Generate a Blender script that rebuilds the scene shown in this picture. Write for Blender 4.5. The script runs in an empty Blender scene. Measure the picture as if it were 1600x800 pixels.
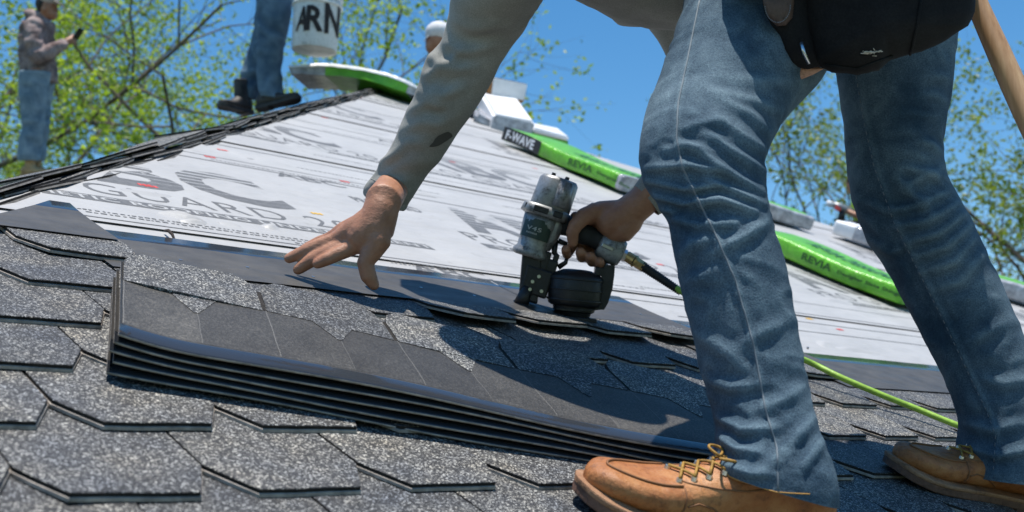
import bpy, bmesh, math, random
from mathutils import Vector, Matrix, noise
from mathutils.bvhtree import BVHTree
from mathutils.geometry import tessellate_polygon

random.seed(7)
SC = bpy.context.scene
COL = SC.collection

# ------------------------------------------------------------------ camera
F = 1823.26                      # focal length in photo pixels (1600 wide)
PITCH = math.radians(9.517)
CAM = Vector((0.0, 0.0, 4.6))
FWD = Vector((0, math.cos(PITCH), math.sin(PITCH)))
UPV = Vector((0, -math.sin(PITCH), math.cos(PITCH)))
RGT = Vector((1, 0, 0))
cd = bpy.data.cameras.new('camera')
cam = bpy.data.objects.new('camera', cd)
COL.objects.link(cam)
cam.location = CAM
cam.rotation_euler = (math.pi / 2 + PITCH, 0, 0)
cd.sensor_width = 36.0
cd.lens = F / 1600 * 36.0
cd.clip_start = 0.05
cd.clip_end = 3000
cd.dof.use_dof = True
cd.dof.focus_distance = 1.95
cd.dof.aperture_fstop = 6.3
SC.camera = cam

# ------------------------------------------------------------------ world + sun
SUN = Vector((-0.03, -0.085, 0.99)).normalized()
wd = bpy.data.worlds.new('World')
SC.world = wd
wd.use_nodes = True
nt = wd.node_tree
sky = nt.nodes.new('ShaderNodeTexSky')
sky.sky_type = 'NISHITA'
sky.sun_disc = False
sky.sun_elevation = math.asin(SUN.z)
sky.sun_rotation = math.atan2(SUN.x, SUN.y)
sky.altitude = 300
sky.air_density = 1.0
sky.dust_density = 0.15
sky.ozone_density = 1.8
hs = nt.nodes.new('ShaderNodeHueSaturation')
hs.inputs['Saturation'].default_value = 1.32
hs.inputs['Hue'].default_value = 0.495
nt.links.new(sky.outputs[0], hs.inputs['Color'])
nt.links.new(hs.outputs[0], nt.nodes['Background'].inputs[0])
nt.nodes['Background'].inputs[1].default_value = 0.122
sl = bpy.data.lights.new('sun', 'SUN')
sl.energy = 5.0
sl.angle = math.radians(0.55)
sl.color = (1.0, 0.95, 0.88)
so = bpy.data.objects.new('sun', sl)
COL.objects.link(so)
so.rotation_euler = SUN.to_track_quat('Z', 'Y').to_euler()
so.location = (0, 0, 30)
SC.view_settings.view_transform = 'Standard'
SC.view_settings.look = 'None'
SC.view_settings.exposure = 0.38
SC.view_settings.gamma = 1.0
SC.view_settings.use_curve_mapping = False

# ------------------------------------------------------------------ frames
def ray(px, py):
    return RGT * ((px - 800) / F) - UPV * ((py - 400) / F) + FWD

def at(px, py, d):
    return CAM + ray(px, py) * d

def pix(P):
    q = P - CAM
    z = q.dot(FWD)
    return 800 + F * q.dot(RGT) / z, 400 - F * q.dot(UPV) / z, z

RU = Vector((0.74072721, 0.67180592, 0.0)).normalized()
RV = Vector((-0.60462296, 0.66665188, 0.43589717)).normalized()
RN = RU.cross(RV).normalized()
H = 0.52
RO = CAM - RN * H
RM = Matrix(((RU.x, RV.x, RN.x, RO.x), (RU.y, RV.y, RN.y, RO.y), (RU.z, RV.z, RN.z, RO.z), (0, 0, 0, 1)))

def rp(u, v, w=0.0):
    return RO + RU * u + RV * v + RN * w

def ruv(px, py, w=0.0):
    r = ray(px, py)
    t = -(H - w) / r.dot(RN)
    q = r * t
    return q.dot(RU), q.dot(RV)

def rdepth(px, py, w=0.0):
    return -(H - w) / ray(px, py).dot(RN)

TW, TE, TCU, TCV = 0.1953, 0.1583, 0.0331, 0.0657     # shingle tab: width, exposure, chamfer
V0 = 0.9469
ROWOFF = {0: 0.3957, 1: 0.4820, 2: 0.5712, 3: 0.6587, 4: 0.5494, 5: 0.6288}
SHD = 0.37                                            # full depth of one shingle

# ------------------------------------------------------------------ materials
MATS = {}

def nmat(name, color, rough=0.6, metal=0.0, build=None, spec=None):
    m = bpy.data.materials.new(name)
    m.use_nodes = True
    b = m.node_tree.nodes['Principled BSDF']
    b.inputs['Base Color'].default_value = (*color, 1)
    b.inputs['Roughness'].default_value = rough
    b.inputs['Metallic'].default_value = metal
    if spec is not None:
        b.inputs['Specular IOR Level'].default_value = spec
    if build:
        build(m.node_tree, b)
    MATS[name] = m
    return m

def N(t, kind, **kw):
    n = t.nodes.new(kind)
    for k, v in kw.items():
        if k.startswith('i_'):
            n.inputs[k[2:]].default_value = v
        else:
            setattr(n, k, v)
    return n

def ramp(t, src, stops, interp='LINEAR'):
    r = t.nodes.new('ShaderNodeValToRGB')
    r.color_ramp.interpolation = interp
    e = r.color_ramp.elements
    while len(e) < len(stops):
        e.new(0.5)
    for x, (p, c) in zip(e, stops):
        x.position = p
        x.color = (*c, 1)
    t.links.new(src, r.inputs[0])
    return r.outputs[0]

def coords(t, rnd=True, kind='Object'):
    tc = t.nodes.new('ShaderNodeTexCoord')
    if not rnd:
        return tc.outputs[kind]
    oi = t.nodes.new('ShaderNodeObjectInfo')
    mul = N(t, 'ShaderNodeVectorMath', operation='SCALE')
    mul.inputs[0].default_value = (13.1, 7.7, 5.3)
    t.links.new(oi.outputs['Random'], mul.inputs['Scale'])
    add = N(t, 'ShaderNodeVectorMath', operation='ADD')
    t.links.new(tc.outputs[kind], add.inputs[0])
    t.links.new(mul.outputs[0], add.inputs[1])
    return add.outputs[0]

def noise_tex(t, vec, scale, detail=3, rough=0.5, vscale=None):
    n = N(t, 'ShaderNodeTexNoise')
    n.inputs['Scale'].default_value = scale
    n.inputs['Detail'].default_value = detail
    n.inputs['Roughness'].default_value = rough
    if vscale:
        mp = N(t, 'ShaderNodeMapping')
        mp.inputs['Scale'].default_value = vscale
        t.links.new(vec, mp.inputs['Vector'])
        vec = mp.outputs[0]
    t.links.new(vec, n.inputs['Vector'])
    return n

def bump(t, b, height, strength=0.3, dist=0.01):
    bp = N(t, 'ShaderNodeBump')
    bp.inputs['Strength'].default_value = strength
    bp.inputs['Distance'].default_value = dist
    t.links.new(height, bp.inputs['Height'])
    t.links.new(bp.outputs[0], b.inputs['Normal'])
    return bp

def mix(t, fac, a, b, mode='MIX'):
    m = N(t, 'ShaderNodeMix', data_type='RGBA', blend_type=mode)
    for sock, val in ((m.inputs[0], fac), (m.inputs[6], a), (m.inputs[7], b)):
        if isinstance(val, (int, float)):
            sock.default_value = val
        elif isinstance(val, tuple):
            sock.default_value = (*val, 1)
        else:
            t.links.new(val, sock)
    return m.outputs[2]

def variation(c, amount=0.35, scale=8, detail=4, bstr=0.2, bdist=0.004, bscale=None):
    """colour mottled by noise, with a little relief"""
    def f(t, b):
        v = coords(t)
        n = noise_tex(t, v, scale, detail, 0.6)
        lo = tuple(x * (1 - amount) for x in c)
        hi = tuple(min(1, x * (1 + amount)) for x in c)
        t.links.new(ramp(t, n.outputs[0], [(0.3, lo), (0.7, hi)]), b.inputs['Base Color'])
        n2 = noise_tex(t, v, bscale or scale * 6, 3, 0.6)
        bump(t, b, n2.outputs[0], bstr, bdist)
    return f

def granule_nodes(t, b):
    v = coords(t)
    vo = N(t, 'ShaderNodeTexVoronoi')
    vo.inputs['Scale'].default_value = 520
    t.links.new(v, vo.inputs['Vector'])
    sep = N(t, 'ShaderNodeSeparateColor')
    t.links.new(vo.outputs['Color'], sep.inputs[0])
    c1 = ramp(t, sep.outputs[0], [(0.0, (0.006, 0.007, 0.008)), (0.42, (0.026, 0.027, 0.030)), (0.62, (0.052, 0.053, 0.056)), (0.80, (0.165, 0.162, 0.156)), (1.0, (0.58, 0.57, 0.53))])
    n = noise_tex(t, v, 11, 4, 0.65)
    tint = ramp(t, n.outputs[0], [(0.32, (0.66, 0.71, 0.82)), (0.52, (1.0, 1.0, 1.0)), (0.75, (1.28, 1.17, 1.0))])
    c2 = mix(t, 1.0, c1, tint, 'MULTIPLY')
    oi = N(t, 'ShaderNodeObjectInfo')
    br = ramp(t, oi.outputs['Random'], [(0.0, (0.58, 0.60, 0.64)), (1.0, (1.12, 1.10, 1.05))])
    c3 = mix(t, 1.0, c2, br, 'MULTIPLY')
    t.links.new(c3, b.inputs['Base Color'])
    b.inputs['Roughness'].default_value = 0.62
    bump(t, b, vo.outputs['Distance'], 0.5, 0.0016)

nmat('granules', (0.1, 0.1, 0.1), 0.7, build=granule_nodes)

def headlap_nodes(t, b):
    v = coords(t)
    n = noise_tex(t, v, 14, 5, 0.7)
    t.links.new(ramp(t, n.outputs[0], [(0.3, (0.042, 0.041, 0.040)), (0.7, (0.080, 0.076, 0.071))]), b.inputs['Base Color'])
    b.inputs['Specular IOR Level'].default_value = 0.35
    n3 = noise_tex(t, v, 9, 4, 0.6, (1, 4, 1))
    rr = N(t, 'ShaderNodeMapRange')
    rr.inputs[1].default_value = 0.3
    rr.inputs[2].default_value = 0.7
    rr.inputs[3].default_value = 0.42
    rr.inputs[4].default_value = 0.6
    t.links.new(n3.outputs[0], rr.inputs[0])
    t.links.new(rr.outputs[0], b.inputs['Roughness'])
    n2 = noise_tex(t, v, 320, 2, 0.6)
    bump(t, b, n2.outputs[0], 0.25, 0.001)

nmat('headlap', (0.08, 0.08, 0.09), 0.4, build=headlap_nodes)
def panel_nodes(t, b):
    v = coords(t)
    n = noise_tex(t, v, 12, 5, 0.7)
    c = ramp(t, n.outputs[0], [(0.3, (0.040, 0.039, 0.038)), (0.7, (0.074, 0.071, 0.067))])
    vo = N(t, 'ShaderNodeTexVoronoi')
    vo.inputs['Scale'].default_value = 620
    t.links.new(v, vo.inputs['Vector'])
    sep = N(t, 'ShaderNodeSeparateColor')
    t.links.new(vo.outputs['Color'], sep.inputs[0])
    c = mix(t, 1.0, c, ramp(t, sep.outputs[0], [(0.1, (0.62, 0.62, 0.62)), (0.6, (1.0, 1.0, 1.0)), (0.95, (1.9, 1.85, 1.75))]), 'MULTIPLY')
    oi = N(t, 'ShaderNodeObjectInfo')
    c = mix(t, 1.0, c, ramp(t, oi.outputs['Random'], [(0.0, (0.62, 0.63, 0.66)), (1.0, (1.35, 1.33, 1.28))]), 'MULTIPLY')
    t.links.new(c, b.inputs['Base Color'])
    b.inputs['Roughness'].default_value = 0.55
    b.inputs['Specular IOR Level'].default_value = 0.3
    bump(t, b, vo.outputs['Distance'], 0.3, 0.001)

nmat('head_panel', (0.06, 0.06, 0.06), 0.55, build=panel_nodes)
nmat('glossy_strip', (0.03, 0.034, 0.042), 0.09, build=lambda t, b: bump(t, b, noise_tex(t, coords(t), 30, 3, 0.5, (1, 8, 1)).outputs[0], 0.06, 0.004))
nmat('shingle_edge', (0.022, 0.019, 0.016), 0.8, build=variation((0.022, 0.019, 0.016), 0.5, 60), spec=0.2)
nmat('score', (0.17, 0.165, 0.155), 0.6)
nmat('shingle_lip', (0.30, 0.262, 0.225), 0.7, build=variation((0.30, 0.262, 0.225), 0.45, 50))

def underlay_nodes(t, b):
    v = coords(t)
    n = noise_tex(t, v, 3.2, 5, 0.6)
    c = ramp(t, n.outputs[0], [(0.3, (0.335, 0.333, 0.33)), (0.7, (0.405, 0.402, 0.395))])
    d = noise_tex(t, v, 22, 6, 0.75)
    c = mix(t, 1.0, c, ramp(t, d.outputs[0], [(0.28, (0.80, 0.79, 0.77)), (0.42, (1, 1, 1))]), 'MULTIPLY')
    t.links.new(c, b.inputs['Base Color'])
    b.inputs['Roughness'].default_value = 0.5
    w = noise_tex(t, v, 2.6, 3, 0.55, (1.0, 2.6, 1.0))
    w2 = noise_tex(t, v, 30, 3, 0.5)
    ad = N(t, 'ShaderNodeMath', operation='MULTIPLY_ADD')
    t.links.new(w2.outputs[0], ad.inputs[0])
    ad.inputs[1].default_value = 0.06
    t.links.new(w.outputs[0], ad.inputs[2])
    bump(t, b, ad.outputs[0], 0.8, 0.035)

nmat('underlay', (0.6, 0.6, 0.62), 0.5, build=underlay_nodes)

def print_nodes(stripes):
    def f(t, b):
        v = coords(t, False)
        n = noise_tex(t, v, 60, 4, 0.7)
        c = ramp(t, n.outputs[0], [(0.3, (0.080, 0.080, 0.080)), (0.62, (0.135, 0.133, 0.13))])
        if stripes:
            sx = N(t, 'ShaderNodeSeparateXYZ')
            t.links.new(v, sx.inputs[0])
            m = N(t, 'ShaderNodeMath', operation='MULTIPLY')
            t.links.new(sx.outputs[1], m.inputs[0])
            m.inputs[1].default_value = 1 / 0.034
            fr = N(t, 'ShaderNodeMath', operation='FRACT')
            t.links.new(m.outputs[0], fr.inputs[0])
            # stripe gaps get wider towards the top of the letters
            g = N(t, 'ShaderNodeMapRange')
            g.inputs[1].default_value = 0.05
            g.inputs[2].default_value = 0.30
            g.inputs[3].default_value = 0.02
            g.inputs[4].default_value = 0.42
            t.links.new(sx.outputs[1], g.inputs[0])
            lt = N(t, 'ShaderNodeMath', operation='LESS_THAN')
            t.links.new(fr.outputs[0], lt.inputs[0])
            t.links.new(g.outputs[0], lt.inputs[1])
            c = mix(t, lt.outputs[0], c, (0.37, 0.37, 0.365))
        t.links.new(c, b.inputs['Base Color'])
        b.inputs['Roughness'].default_value = 0.5
    return f

nmat('print_grey', (0.2, 0.2, 0.2), 0.5, build=print_nodes(False))
nmat('print_striped', (0.2, 0.2, 0.2), 0.5, build=print_nodes(True))
nmat('print_white', (0.38, 0.38, 0.375), 0.5)
nmat('print_red', (0.65, 0.06, 0.05), 0.5)
nmat('print_yellow', (0.7, 0.4, 0.02), 0.5)

def denim(base, worn, name):
    def f(t, b):
        v = coords(t, False)
        big = noise_tex(t, v, 7, 5, 0.65)
        c = ramp(t, big.outputs[0], [(0.34, base), (0.68, worn)])
        fine = noise_tex(t, v, 420, 2, 0.7)
        tw = N(t, 'ShaderNodeTexWave', wave_type='BANDS', bands_direction='DIAGONAL')
        tw.inputs['Scale'].default_value = 700
        tw.inputs['Distortion'].default_value = 9
        tw.inputs['Detail'].default_value = 2
        t.links.new(v, tw.inputs['Vector'])
        g = ramp(t, fine.outputs[0], [(0.3, (0.62, 0.64, 0.68)), (0.7, (1.45, 1.42, 1.36))])
        c = mix(t, 1.0, c, g, 'MULTIPLY')
        g2 = ramp(t, tw.outputs[0], [(0.1, (0.80, 0.82, 0.84)), (0.9, (1.14, 1.13, 1.12))])
        c = mix(t, 1.0, c, g2, 'MULTIPLY')
        ge = N(t, 'ShaderNodeNewGeometry')
        worn_ridge = ramp(t, ge.outputs['Pointiness'], [(0.495, (0, 0, 0)), (0.53, (1, 1, 1))])
        c = mix(t, worn_ridge, c, mix(t, 1.0, c, (1.6, 1.52, 1.42), 'MULTIPLY'))
        t.links.new(c, b.inputs['Base Color'])
        b.inputs['Roughness'].default_value = 0.9
        b.inputs['Specular IOR Level'].default_value = 0.2
        ad = N(t, 'ShaderNodeMath', operation='ADD')
        t.links.new(fine.outputs[0], ad.inputs[0])
        ad.inputs[1].default_value = 0.0
        md = noise_tex(t, v, 36, 4, 0.6)
        ma = N(t, 'ShaderNodeMath', operation='MULTIPLY_ADD')
        t.links.new(md.outputs[0], ma.inputs[0])
        ma.inputs[1].default_value = 3.0
        t.links.new(ad.outputs[0], ma.inputs[2])
        bump(t, b, ma.outputs[0], 0.4, 0.002)
    nmat(name, base, 0.9, build=f)

denim((0.022, 0.046, 0.074), (0.098, 0.145, 0.182), 'denim')
denim((0.040, 0.075, 0.125), (0.11, 0.17, 0.235), 'denim_dark')
denim((0.085, 0.135, 0.185), (0.21, 0.275, 0.33), 'denim_pale')
nmat('thread', (0.15, 0.18, 0.205), 0.8)
nmat('thread_orange', (0.45, 0.24, 0.06), 0.8)

def cloth(c, worn, sc=6, fine=500):
    def f(t, b):
        v = coords(t, False)
        n = noise_tex(t, v, sc, 5, 0.65)
        k = ramp(t, n.outputs[0], [(0.32, c), (0.7, worn)])
        n2 = noise_tex(t, v, fine, 2, 0.6)
        k = mix(t, 1.0, k, ramp(t, n2.outputs[0], [(0.3, (0.78, 0.78, 0.78)), (0.7, (1.2, 1.2, 1.2))]), 'MULTIPLY')
        t.links.new(k, b.inputs['Base Color'])
        b.inputs['Roughness'].default_value = 0.95
        b.inputs['Specular IOR Level'].default_value = 0.15
        bump(t, b, n2.outputs[0], 0.3, 0.001)
    return f

nmat('shirt', (0.17, 0.165, 0.15), 0.95, build=cloth((0.225, 0.222, 0.206), (0.345, 0.338, 0.312)))
nmat('camo', (0.3, 0.27, 0.26), 0.95, build=cloth((0.10, 0.065, 0.060), (0.46, 0.36, 0.34), 7, 60))
nmat('stain', (0.075, 0.074, 0.070), 0.95)

def skin_nodes(c):
    def f(t, b):
        v = coords(t, False)
        n = noise_tex(t, v, 26, 5, 0.7)
        k = ramp(t, n.outputs[0], [(0.3, (c[0] * .80, c[1] * .74, c[2] * .70)), (0.7, (c[0] * 1.16, c[1] * 1.18, c[2] * 1.18))])
        t.links.new(k, b.inputs['Base Color'])
        b.inputs['Roughness'].default_value = 0.5
        b.inputs['Subsurface Weight'].default_value = 0.08
        b.inputs['Subsurface Radius'].default_value = (0.01, 0.004, 0.002)
        n2 = noise_tex(t, v, 170, 4, 0.7)
        n3 = noise_tex(t, v, 40, 3, 0.6, (1, 1, 2.2))
        ma = N(t, 'ShaderNodeMath', operation='MULTIPLY_ADD')
        t.links.new(n3.outputs[0], ma.inputs[0])
        ma.inputs[1].default_value = 1.6
        t.links.new(n2.outputs[0], ma.inputs[2])
        bump(t, b, ma.outputs[0], 0.45, 0.0022)
    return f

nmat('skin', (0.30, 0.145, 0.085), 0.5, build=skin_nodes((0.36, 0.175, 0.105)))
nmat('hair', (0.012, 0.010, 0.009), 0.6)

def leather(c, c2, rough=0.55, sc=14):
    def f(t, b):
        v = coords(t, False)
        n = noise_tex(t, v, sc, 6, 0.7)
        k = ramp(t, n.outputs[0], [(0.30, tuple(x * 0.40 for x in c)), (0.44, c), (0.62, c2), (0.74, tuple(min(1, x * 1.15 + .03) for x in c2))])
        sc2 = noise_tex(t, v, sc * 7, 5, 0.8)
        k = mix(t, 1.0, k, ramp(t, sc2.outputs[0], [(0.34, (0.62, 0.60, 0.58)), (0.46, (1, 1, 1)), (0.66, (1.0, 1.0, 1.0)), (0.74, (1.3, 1.35, 1.4))]), 'MULTIPLY')
        t.links.new(k, b.inputs['Base Color'])
        b.inputs['Roughness'].default_value = rough
        n2 = noise_tex(t, v, 120, 5, 0.7)
        n3 = noise_tex(t, v, 34, 4, 0.65, (1.0, 3.0, 1.0))
        ma = N(t, 'ShaderNodeMath', operation='MULTIPLY_ADD')
        t.links.new(n3.outputs[0], ma.inputs[0])
        ma.inputs[1].default_value = 2.0
        t.links.new(n2.outputs[0], ma.inputs[2])
        bump(t, b, ma.outputs[0], 0.5, 0.003)
    return f

nmat('boot_leather', (0.45, 0.19, 0.06), 0.5, build=leather((0.33, 0.115, 0.030), (0.42, 0.185, 0.062)))
nmat('boot_seam', (0.20, 0.085, 0.03), 0.7)
nmat('boot_tan', (0.5, 0.3, 0.12), 0.6, build=leather((0.47, 0.27, 0.11), (0.56, 0.35, 0.17)))
nmat('boot_black', (0.02, 0.018, 0.016), 0.5, build=leather((0.022, 0.019, 0.017), (0.05, 0.042, 0.036)))
nmat('outsole', (0.10, 0.055, 0.035), 0.75, build=leather((0.13, 0.065, 0.042), (0.20, 0.105, 0.07), 0.8, 30))
nmat('welt', (0.30, 0.16, 0.08), 0.7, build=leather((0.28, 0.14, 0.07), (0.36, 0.20, 0.11), 0.7, 40))
nmat('lace', (0.30, 0.17, 0.025), 0.7, build=variation((0.30, 0.165, 0.025), 0.4, 150))
nmat('eyelet', (0.72, 0.70, 0.62), 0.3, 0.9)
nmat('pouch_black', (0.010, 0.010, 0.011), 0.85, build=cloth((0.008, 0.008, 0.009), (0.017, 0.017, 0.017), 12, 300))
nmat('pouch_leather', (0.05, 0.03, 0.022), 0.6, build=leather((0.045, 0.026, 0.02), (0.085, 0.05, 0.035)))
nmat('tan_leather', (0.34, 0.17, 0.11), 0.6, build=leather((0.33, 0.165, 0.105), (0.42, 0.23, 0.15)))
nmat('steel', (0.55, 0.55, 0.56), 0.3, 1.0)
nmat('frayed', (0.5, 0.46, 0.38), 0.9)

def wood_nodes(t, b):
    v = coords(t, False)
    n = noise_tex(t, v, 40, 5, 0.65, (1, 1, 0.06))
    t.links.new(ramp(t, n.outputs[0], [(0.3, (0.26, 0.13, 0.055)), (0.5, (0.44, 0.25, 0.12)), (0.7, (0.60, 0.40, 0.22))]), b.inputs['Base Color'])
    b.inputs['Roughness'].default_value = 0.5
    bump(t, b, n.outputs[0], 0.3, 0.002)

nmat('wood', (0.45, 0.27, 0.14), 0.5, build=wood_nodes)

def metal_nodes(t, b):
    v = coords(t, False)
    n = noise_tex(t, v, 45, 6, 0.75)
    t.links.new(ramp(t, n.outputs[0], [(0.34, (0.07, 0.07, 0.072)), (0.46, (0.26, 0.27, 0.275)), (0.7, (0.40, 0.41, 0.415))]), b.inputs['Base Color'])
    b.inputs['Metallic'].default_value = 0.6
    t.links.new(ramp(t, n.outputs[0], [(0.3, (0.6, 0.6, 0.6)), (0.7, (0.33, 0.33, 0.33))]), b.inputs['Roughness'])
    bump(t, b, n.outputs[0], 0.25, 0.002)

nmat('gun_metal', (0.25, 0.25, 0.26), 0.4, 0.7, build=metal_nodes)
nmat('gun_black', (0.012, 0.012, 0.013), 0.42, build=variation((0.013, 0.013, 0.014), 0.5, 40))
nmat('gun_rubber', (0.016, 0.018, 0.020), 0.7, build=variation((0.016, 0.018, 0.02), 0.4, 60))
nmat('gun_label', (0.015, 0.04, 0.035), 0.4)
nmat('gun_letter', (0.36, 0.37, 0.34), 0.5)
nmat('brass', (0.52, 0.36, 0.16), 0.38, 0.85, build=variation((0.50, 0.35, 0.16), 0.35, 70))
nmat('hose_green', (0.22, 0.42, 0.04), 0.45, build=variation((0.26, 0.44, 0.05), 0.25, 40))
nmat('hose_sheath', (0.014, 0.014, 0.015), 0.6)

def plastic_wrap(c, am=0.25, sc=12, rough=0.3):
    def f(t, b):
        v = coords(t)
        n = noise_tex(t, v, sc, 5, 0.65)
        t.links.new(ramp(t, n.outputs[0], [(0.3, tuple(x * (1 - am) for x in c)), (0.7, tuple(min(1, x * (1 + am)) for x in c))]), b.inputs['Base Color'])
        b.inputs['Roughness'].default_value = rough
        n2 = noise_tex(t, v, 16, 4, 0.6, (1, 3, 1))
        bump(t, b, n2.outputs[0], 0.5, 0.02)
    return f

nmat('green_wrap', (0.17, 0.50, 0.02), 0.3, build=plastic_wrap((0.12, 0.40, 0.022)))
nmat('white_wrap', (0.78, 0.78, 0.78), 0.35, build=plastic_wrap((0.78, 0.78, 0.79), 0.08))
nmat('clear_wrap', (0.35, 0.36, 0.38), 0.15, build=plastic_wrap((0.36, 0.37, 0.40), 0.5, 22, 0.15))
nmat('black_print', (0.012, 0.012, 0.012), 0.4)
nmat('dark_green_print', (0.02, 0.09, 0.01), 0.4)
nmat('cardboard', (0.36, 0.17, 0.06), 0.8, build=variation((0.36, 0.17, 0.06), 0.2, 10))
nmat('bucket_white', (0.72, 0.72, 0.70), 0.45, build=leather((0.66, 0.655, 0.63), (0.76, 0.76, 0.74), 0.45, 9))
nmat('bucket_letter', (0.02, 0.012, 0.01), 0.7, build=variation((0.022, 0.014, 0.012), 0.7, 60))
nmat('cap_white', (0.66, 0.66, 0.68), 0.8, build=cloth((0.55, 0.55, 0.57), (0.72, 0.72, 0.74), 20, 200))
nmat('cap_tan', (0.5, 0.44, 0.38), 0.8, build=cloth((0.42, 0.36, 0.31), (0.56, 0.5, 0.44), 20, 200))
nmat('hi_vis', (0.55, 0.75, 0.03), 0.7)
nmat('dark_cloth', (0.05, 0.05, 0.055), 0.9, build=cloth((0.035, 0.035, 0.04), (0.08, 0.08, 0.085)))
nmat('screen_black', (0.01, 0.01, 0.012), 0.2)

def bark_nodes(t, b):
    v = coords(t)
    n = noise_tex(t, v, 9, 6, 0.7, (1, 1, 0.25))
    t.links.new(ramp(t, n.outputs[0], [(0.3, (0.05, 0.04, 0.03)), (0.7, (0.17, 0.135, 0.10))]), b.inputs['Base Color'])
    b.inputs['Roughness'].default_value = 0.9
    bump(t, b, n.outputs[0], 0.8, 0.05)

nmat('bark', (0.1, 0.08, 0.06), 0.9, build=bark_nodes)

def leaf_mat(name, lo, hi):
    def f(t, b):
        g = N(t, 'ShaderNodeNewGeometry')
        c = ramp(t, g.outputs['Random Per Island'], [(0.0, lo), (1.0, hi)])
        t.links.new(c, b.inputs['Base Color'])
        b.inputs['Roughness'].default_value = 0.45
        tr = N(t, 'ShaderNodeBsdfTranslucent')
        t.links.new(mix(t, 1.0, c, (1.5, 1.6, 0.6), 'MULTIPLY'), tr.inputs['Color'])
        ms = N(t, 'ShaderNodeMixShader')
        ms.inputs[0].default_value = 0.45
        t.links.new(b.outputs[0], ms.inputs[1])
        t.links.new(tr.outputs[0], ms.inputs[2])
        t.links.new(ms.outputs[0], t.nodes['Material Output'].inputs['Surface'])
    nmat(name, lo, 0.5, build=f)

leaf_mat('leaf_spring', (0.12, 0.20, 0.025), (0.33, 0.41, 0.06))
leaf_mat('leaf_mid', (0.08, 0.14, 0.02), (0.24, 0.28, 0.05))
leaf_mat('leaf_dark', (0.05, 0.085, 0.02), (0.13, 0.17, 0.04))
nmat('grass', (0.06, 0.1, 0.03), 0.9, build=variation((0.06, 0.095, 0.03), 0.5, 0.6))
nmat('siding', (0.5, 0.47, 0.42), 0.7, build=variation((0.5, 0.47, 0.42), 0.1, 2))
nmat('deck_wood', (0.3, 0.21, 0.12), 0.8, build=variation((0.3, 0.21, 0.12), 0.3, 3))
nmat('far_shingle', (0.09, 0.09, 0.095), 0.8, build=variation((0.075, 0.076, 0.08), 0.6, 90))
nmat('twig_bark', (0.03, 0.02, 0.015), 0.9)

# ------------------------------------------------------------------ mesh helpers
def root_loc(o):
    p = o
    while p.parent:
        p = p.parent
    return p

def mesh_obj(name, verts, faces, mats, parent=None, smooth=True, fm=None, local=False):
    """one mesh object; vertices are given in world space unless local"""
    me = bpy.data.meshes.new(name)
    if not local and parent is not None:
        inv = WM[parent.name].inverted()
        verts = [inv @ Vector(v) for v in verts]
    me.from_pydata([tuple(v) for v in verts], [], faces)
    for m in (mats if isinstance(mats, (list, tuple)) else [mats]):
        me.materials.append(MATS[m])
    if fm:
        me.polygons.foreach_set('material_index', fm)
    if smooth:
        me.polygons.foreach_set('use_smooth', [True] * len(me.polygons))
    me.update()
    o = bpy.data.objects.new(name, me)
    COL.objects.link(o)
    if parent is not None:
        o.parent = parent
        WM[o.name] = WM[parent.name].copy()
    else:
        WM[o.name] = Matrix.Identity(4)
    return o

WM = {}

def empty(name, loc, mat=None):
    o = bpy.data.objects.new(name, None)
    COL.objects.link(o)
    M = mat if mat is not None else Matrix.Translation(loc)
    o.matrix_world = M
    o.empty_display_size = 0.1
    WM[o.name] = M.copy()
    return o

def tag(o, label, cat, group=None):
    o['label'] = label
    o['category'] = cat
    if group:
        o['group'] = group
    return o

def thing_mesh(name, verts, faces, mats, label, cat, group=None, smooth=True, fm=None, origin=None):
    """a top-level thing that is one mesh, with its origin at its base"""
    vs = [Vector(v) for v in verts]
    if origin is None:
        c = sum(vs, Vector()) / len(vs)
        origin = Vector((c.x, c.y, min(v.z for v in vs)))
    o = mesh_obj(name, [v - origin for v in vs], faces, mats, None, smooth, fm)
    o.location = origin
    WM[o.name] = Matrix.Translation(origin)
    return tag(o, label, cat, group)

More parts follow.
